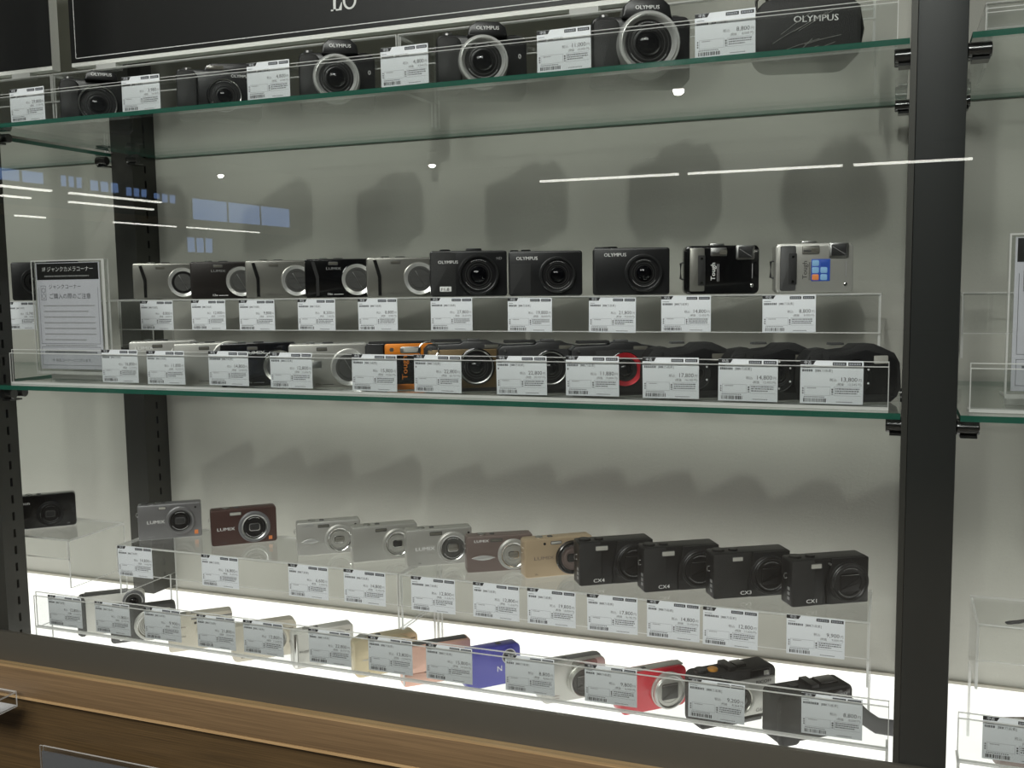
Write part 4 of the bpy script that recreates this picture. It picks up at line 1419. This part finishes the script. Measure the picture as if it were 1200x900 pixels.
def notice(x0, y, label):
    W, H = .140, .172
    t = empty('notice_stand', (x0, y, 1.3112))
    MB().box(0, W, .0022, .0047, .013, .013 + H, 0, 1, 'y').build('back_sheet', AC, t)
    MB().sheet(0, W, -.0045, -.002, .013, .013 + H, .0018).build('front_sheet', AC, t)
    MB().box(.0, W, -.0045, .045, .0102, .0128, 0, 1, 'z').build('base_sheet', AC, t)
    MB().box(.004, W - .004, .02, .040, .0004, .010, 0, 1, 'z').build('foot', AC, t)
    MB().box(W + .0002, W + .0035, -.0045, .0047, .013, .013 + H, 0, 1, 'x').build('side_sheet', AC, t)
    px0, px1, pz0, pz1 = .006, W - .009, .018, .013 + H - .004
    p = MB().box(px0, px1, -.0012, -.0004, pz0, pz1).build('paper', 'paper', t)
    Y = -.0013
    b = MB()
    b.rect(px0 + .002, px1 - .002, pz1 - .026, pz1 - .001, Y, 0)
    b.text('1F ジャンクカメラコーナー', (px0 + px1) / 2, pz1 - .0130, .0061, Y - .0001, 1, 'C', squeeze=.98)
    x = px0 + .017
    rr = random.Random(5)
    while x < px1 - .02:
        wd = .0012 + rr.random() * .0015
        b.rect(x, x + wd, pz1 - .0215, pz1 - .0195, Y - .0001, 3)
        x += wd + .0006
    # camera pictogram: outline and two circles
    cx0, cz0 = px0 + .0135, pz1 - .046
    for a, c_, d, e in ((-.005, .005, .0105, .011), (-.005, .005, -.011, -.0105), (-.005, -.0045, -.0105, .0105), (.0045, .005, -.0105, .0105)):
        b.rect(cx0 + a, cx0 + c_, cz0 + d, cz0 + e, Y, 2)
    for dz in (.004, -.005):
        n = 20
        for k in range(n):
            A, B = 2 * math.pi * k / n, 2 * math.pi * (k + 1) / n
            r1, r2 = .0037, .0031
            b.add([(cx0 + r2 * math.cos(A), Y, cz0 + dz + r2 * math.sin(A)), (cx0 + r1 * math.cos(A), Y, cz0 + dz + r1 * math.sin(A)),
                   (cx0 + r1 * math.cos(B), Y, cz0 + dz + r1 * math.sin(B)), (cx0 + r2 * math.cos(B), Y, cz0 + dz + r2 * math.sin(B))], [(0, 1, 2, 3)], 2)
    b.text('ジャンクコーナー', px0 + .024, pz1 - .0395, .0058, Y, 2)
    b.text('ご購入の際のご注意', px0 + .024, pz1 - .0545, .0066, Y, 2)
    z = pz1 - .0665
    for k in range(9):
        x = px0 + .012
        end = px1 - .012 - (.03 if k in (1, 6, 8) else 0) * (.4 + rr.random())
        while x < end:
            wd = .0012 + rr.random() * .003
            b.rect(x, min(x + wd, end), z, z + .0017, Y, 3)
            x += wd + .0007
        z -= .0087
    for x0_, x1_, z0_, z1_ in ((.004, .1205, .039, .0396), (.004, .0046, .039, .125), (.1199, .1205, .039, .125),
                               (.004, .1205, .0055, .0061), (.004, .1205, .0335, .0341), (.004, .0046, .0055, .034), (.1199, .1205, .0055, .034)):
        b.rect(px0 + x0_, px0 + x1_, pz0 + z0_, pz0 + z1_, Y, 4)
    x = px0 + .010
    while x < px1 - .012:
        wd = .0014 + rr.random() * .0022
        b.rect(x, x + wd, pz0 + .0245, pz0 + .0272, Y, 4)
        x += wd + .0009
    b.text('1F 中古コーナーにございます。', (px0 + px1) / 2, pz0 + .0115, .0042, Y, 2, 'C')
    b.build('lettering', ['sign_black', 'white_txt', 'ink', 'grey_txt', 'ink2'], p)
    tag(t, label, 'sign')


notice(-1.247, 1.180, 'clear notice stand with white Japanese sheet on the left of the middle shelf')
notice(.111, 1.180, 'clear notice stand with white sheet cut by the right picture edge')


def board(x0, x1, z1, label, border):
    zb = 1.8135
    y0, y1 = 1.305, 1.323
    t = empty('sign_board', ((x0 + x1) / 2, y0, RT))
    h = (x1 - x0) / 2
    D, H = y1 - y0, z1 - RT
    a = zb - RT
    MB().box(-h, h, .0008, D, a, H).build('white_core', 'sign_white', t)
    MB().box(-h + .0003, h - .0003, 0, .0007, a + .0065, H).build('black_face', 'sign_black', t)
    for fx in (-h + .05, h - .09):
        MB().box(fx, fx + .04, .001, D - .001, .0004, a - .0002, 0, 1, 'z').build('clear_foot', AC, t)
    if border:
        b = MB()
        Y = -.0003
        b.rect(-h + .010, h - .010, a + .0125, a + .0137, Y, 0)
        b.rect(-h + .010, -h + .0112, a + .0125, H - .01, Y, 0)
        b.rect(h - .0112, h - .010, a + .0125, H - .01, Y, 0)
        b.build('border_line', 'white_txt', t)
    tag(t, label, 'sign')
    return t, h, a


sbd, sh, sa = board(-1.2700, -.3250, 2.08, 'large black sign board with white border line above the upper shelf', True)
# serif lettering of which only the feet show at the picture edge
bx = -.7785 - (-1.2700 - .3250) / 2
b = MB()
Y = -.0004
bz = 1.8495 - RT
b.rect(bx + .004, bx + .0085, bz, bz + .04, Y)
b.rect(bx, bx + .018, bz, bz + .0022, Y)
b.poly([(bx + .013, bz + .002), (bx + .018, bz + .002), (bx + .019, bz + .011), (bx + .0178, bz + .011)], Y)
b.rect(bx, bx + .012, bz + .038, bz + .040, Y)
n = 28
ox, oz, R1, R2 = bx + .0315, bz + .0128, .0132, .0095
for k in range(n):
    A, B = 2 * math.pi * k / n, 2 * math.pi * (k + 1) / n
    if .0 <= k < 2: continue
    b.add([(ox + R2 * .8 * math.cos(A), Y, oz + R2 * math.sin(A) * 1.1), (ox + R1 * .85 * math.cos(A), Y, oz + R1 * math.sin(A)),
           (ox + R1 * .85 * math.cos(B), Y, oz + R1 * math.sin(B)), (ox + R2 * .8 * math.cos(B), Y, oz + R2 * math.sin(B) * 1.1)], [(0, 1, 2, 3)])
b.build('lettering', 'white_txt', sbd)
board(-1.72, -1.3115, 2.08, 'plain black board with white edges at the upper left corner', False)

# ------------------------------------------------------------------ small things at the edges
s_ = MB()
pth = []
for k in range(26):
    a = math.pi * (.5 + 1.0 * k / 25)
    pth.append(Vector((.125 + .0045 * math.cos(a) * 1.2, 1.2125 + .004 * math.sin(a), RB + .0022)))
left = [Vector((.150 - k * .0042, 1.2360 - k * .0034, RB + .002)) for k in range(6)]
loop = [Vector((.1655, 1.2440, RB + .002)), Vector((.150, 1.2345, RB + .002)), Vector((.138, 1.2240, RB + .002)), Vector((.1285, 1.2180, RB + .002)),
        Vector((.1245, 1.2140, RB + .002)), Vector((.1262, 1.2115, RB + .002)), Vector((.1300, 1.2120, RB + .002)), Vector((.140, 1.2190, RB + .002)),
        Vector((.152, 1.2300, RB + .0035)), Vector((.168, 1.2415, RB + .002))]
s_.tube(loop, .0011, 8)
tag(s_.build('strap_loop', 'strap_grey'), 'thin grey camera strap loop on the lower right riser', 'strap')

c = Cam('compact_camera', 'rose grey camera behind the card right of the black upright', (.170, 1.235, ZL), 20, (96, 56, 22), 'taupe', 5, 2, group=GL)
c.lens(.7, .48, 20, 5, 'eye', 'chrome2', 'taupe', 'grey', 'blade', dash=None)
c.button(.25, .5, 5, 1.5, 'chrome2', 'shutter_button')

t = empty('acrylic_box', (-1.255, 1.012, .790))
MB().box(-.07, .05, 0, .05, .0665, .069, 0, 1, 'z').build('lid_sheet', AC, t)
MB().box(-.07, .05, 0, .002, .045, .0663, 0, 1, 'y').build('front_sheet', AC, t)
MB().box(.0478, .05, .0022, .05, .045, .0663, 0, 1, 'x').build('side_sheet', AC, t)
MB().box(-.07, .0475, .0022, .05, .045, .047).build('paper_insert', 'card', t)
MB().box(-.06, -.055, .02, .04, .0004, .0448, 0, 1, 'x').build('leg', AC, t)
tag(t, 'clear acrylic box with papers below the counter at lower left', 'box')
t = empty('card_plate', (-1.08, 1.06, .70))
MB().box(-.085, .13, 0, .002, 0, .082, 0, 1, 'y').build('front_sheet', AC, t)
MB().box(-.085, .13, .006, .008, 0, .079, 0, 1, 'y').build('back_sheet', AC, t)
MB().box(-.084, .129, .0025, .0055, .002, .072).build('paper_insert', 'ink2', t)
tag(t, 'clear acrylic card plate below the counter at the bottom edge', 'card holder')

bpy.data.objects.remove(_FO)
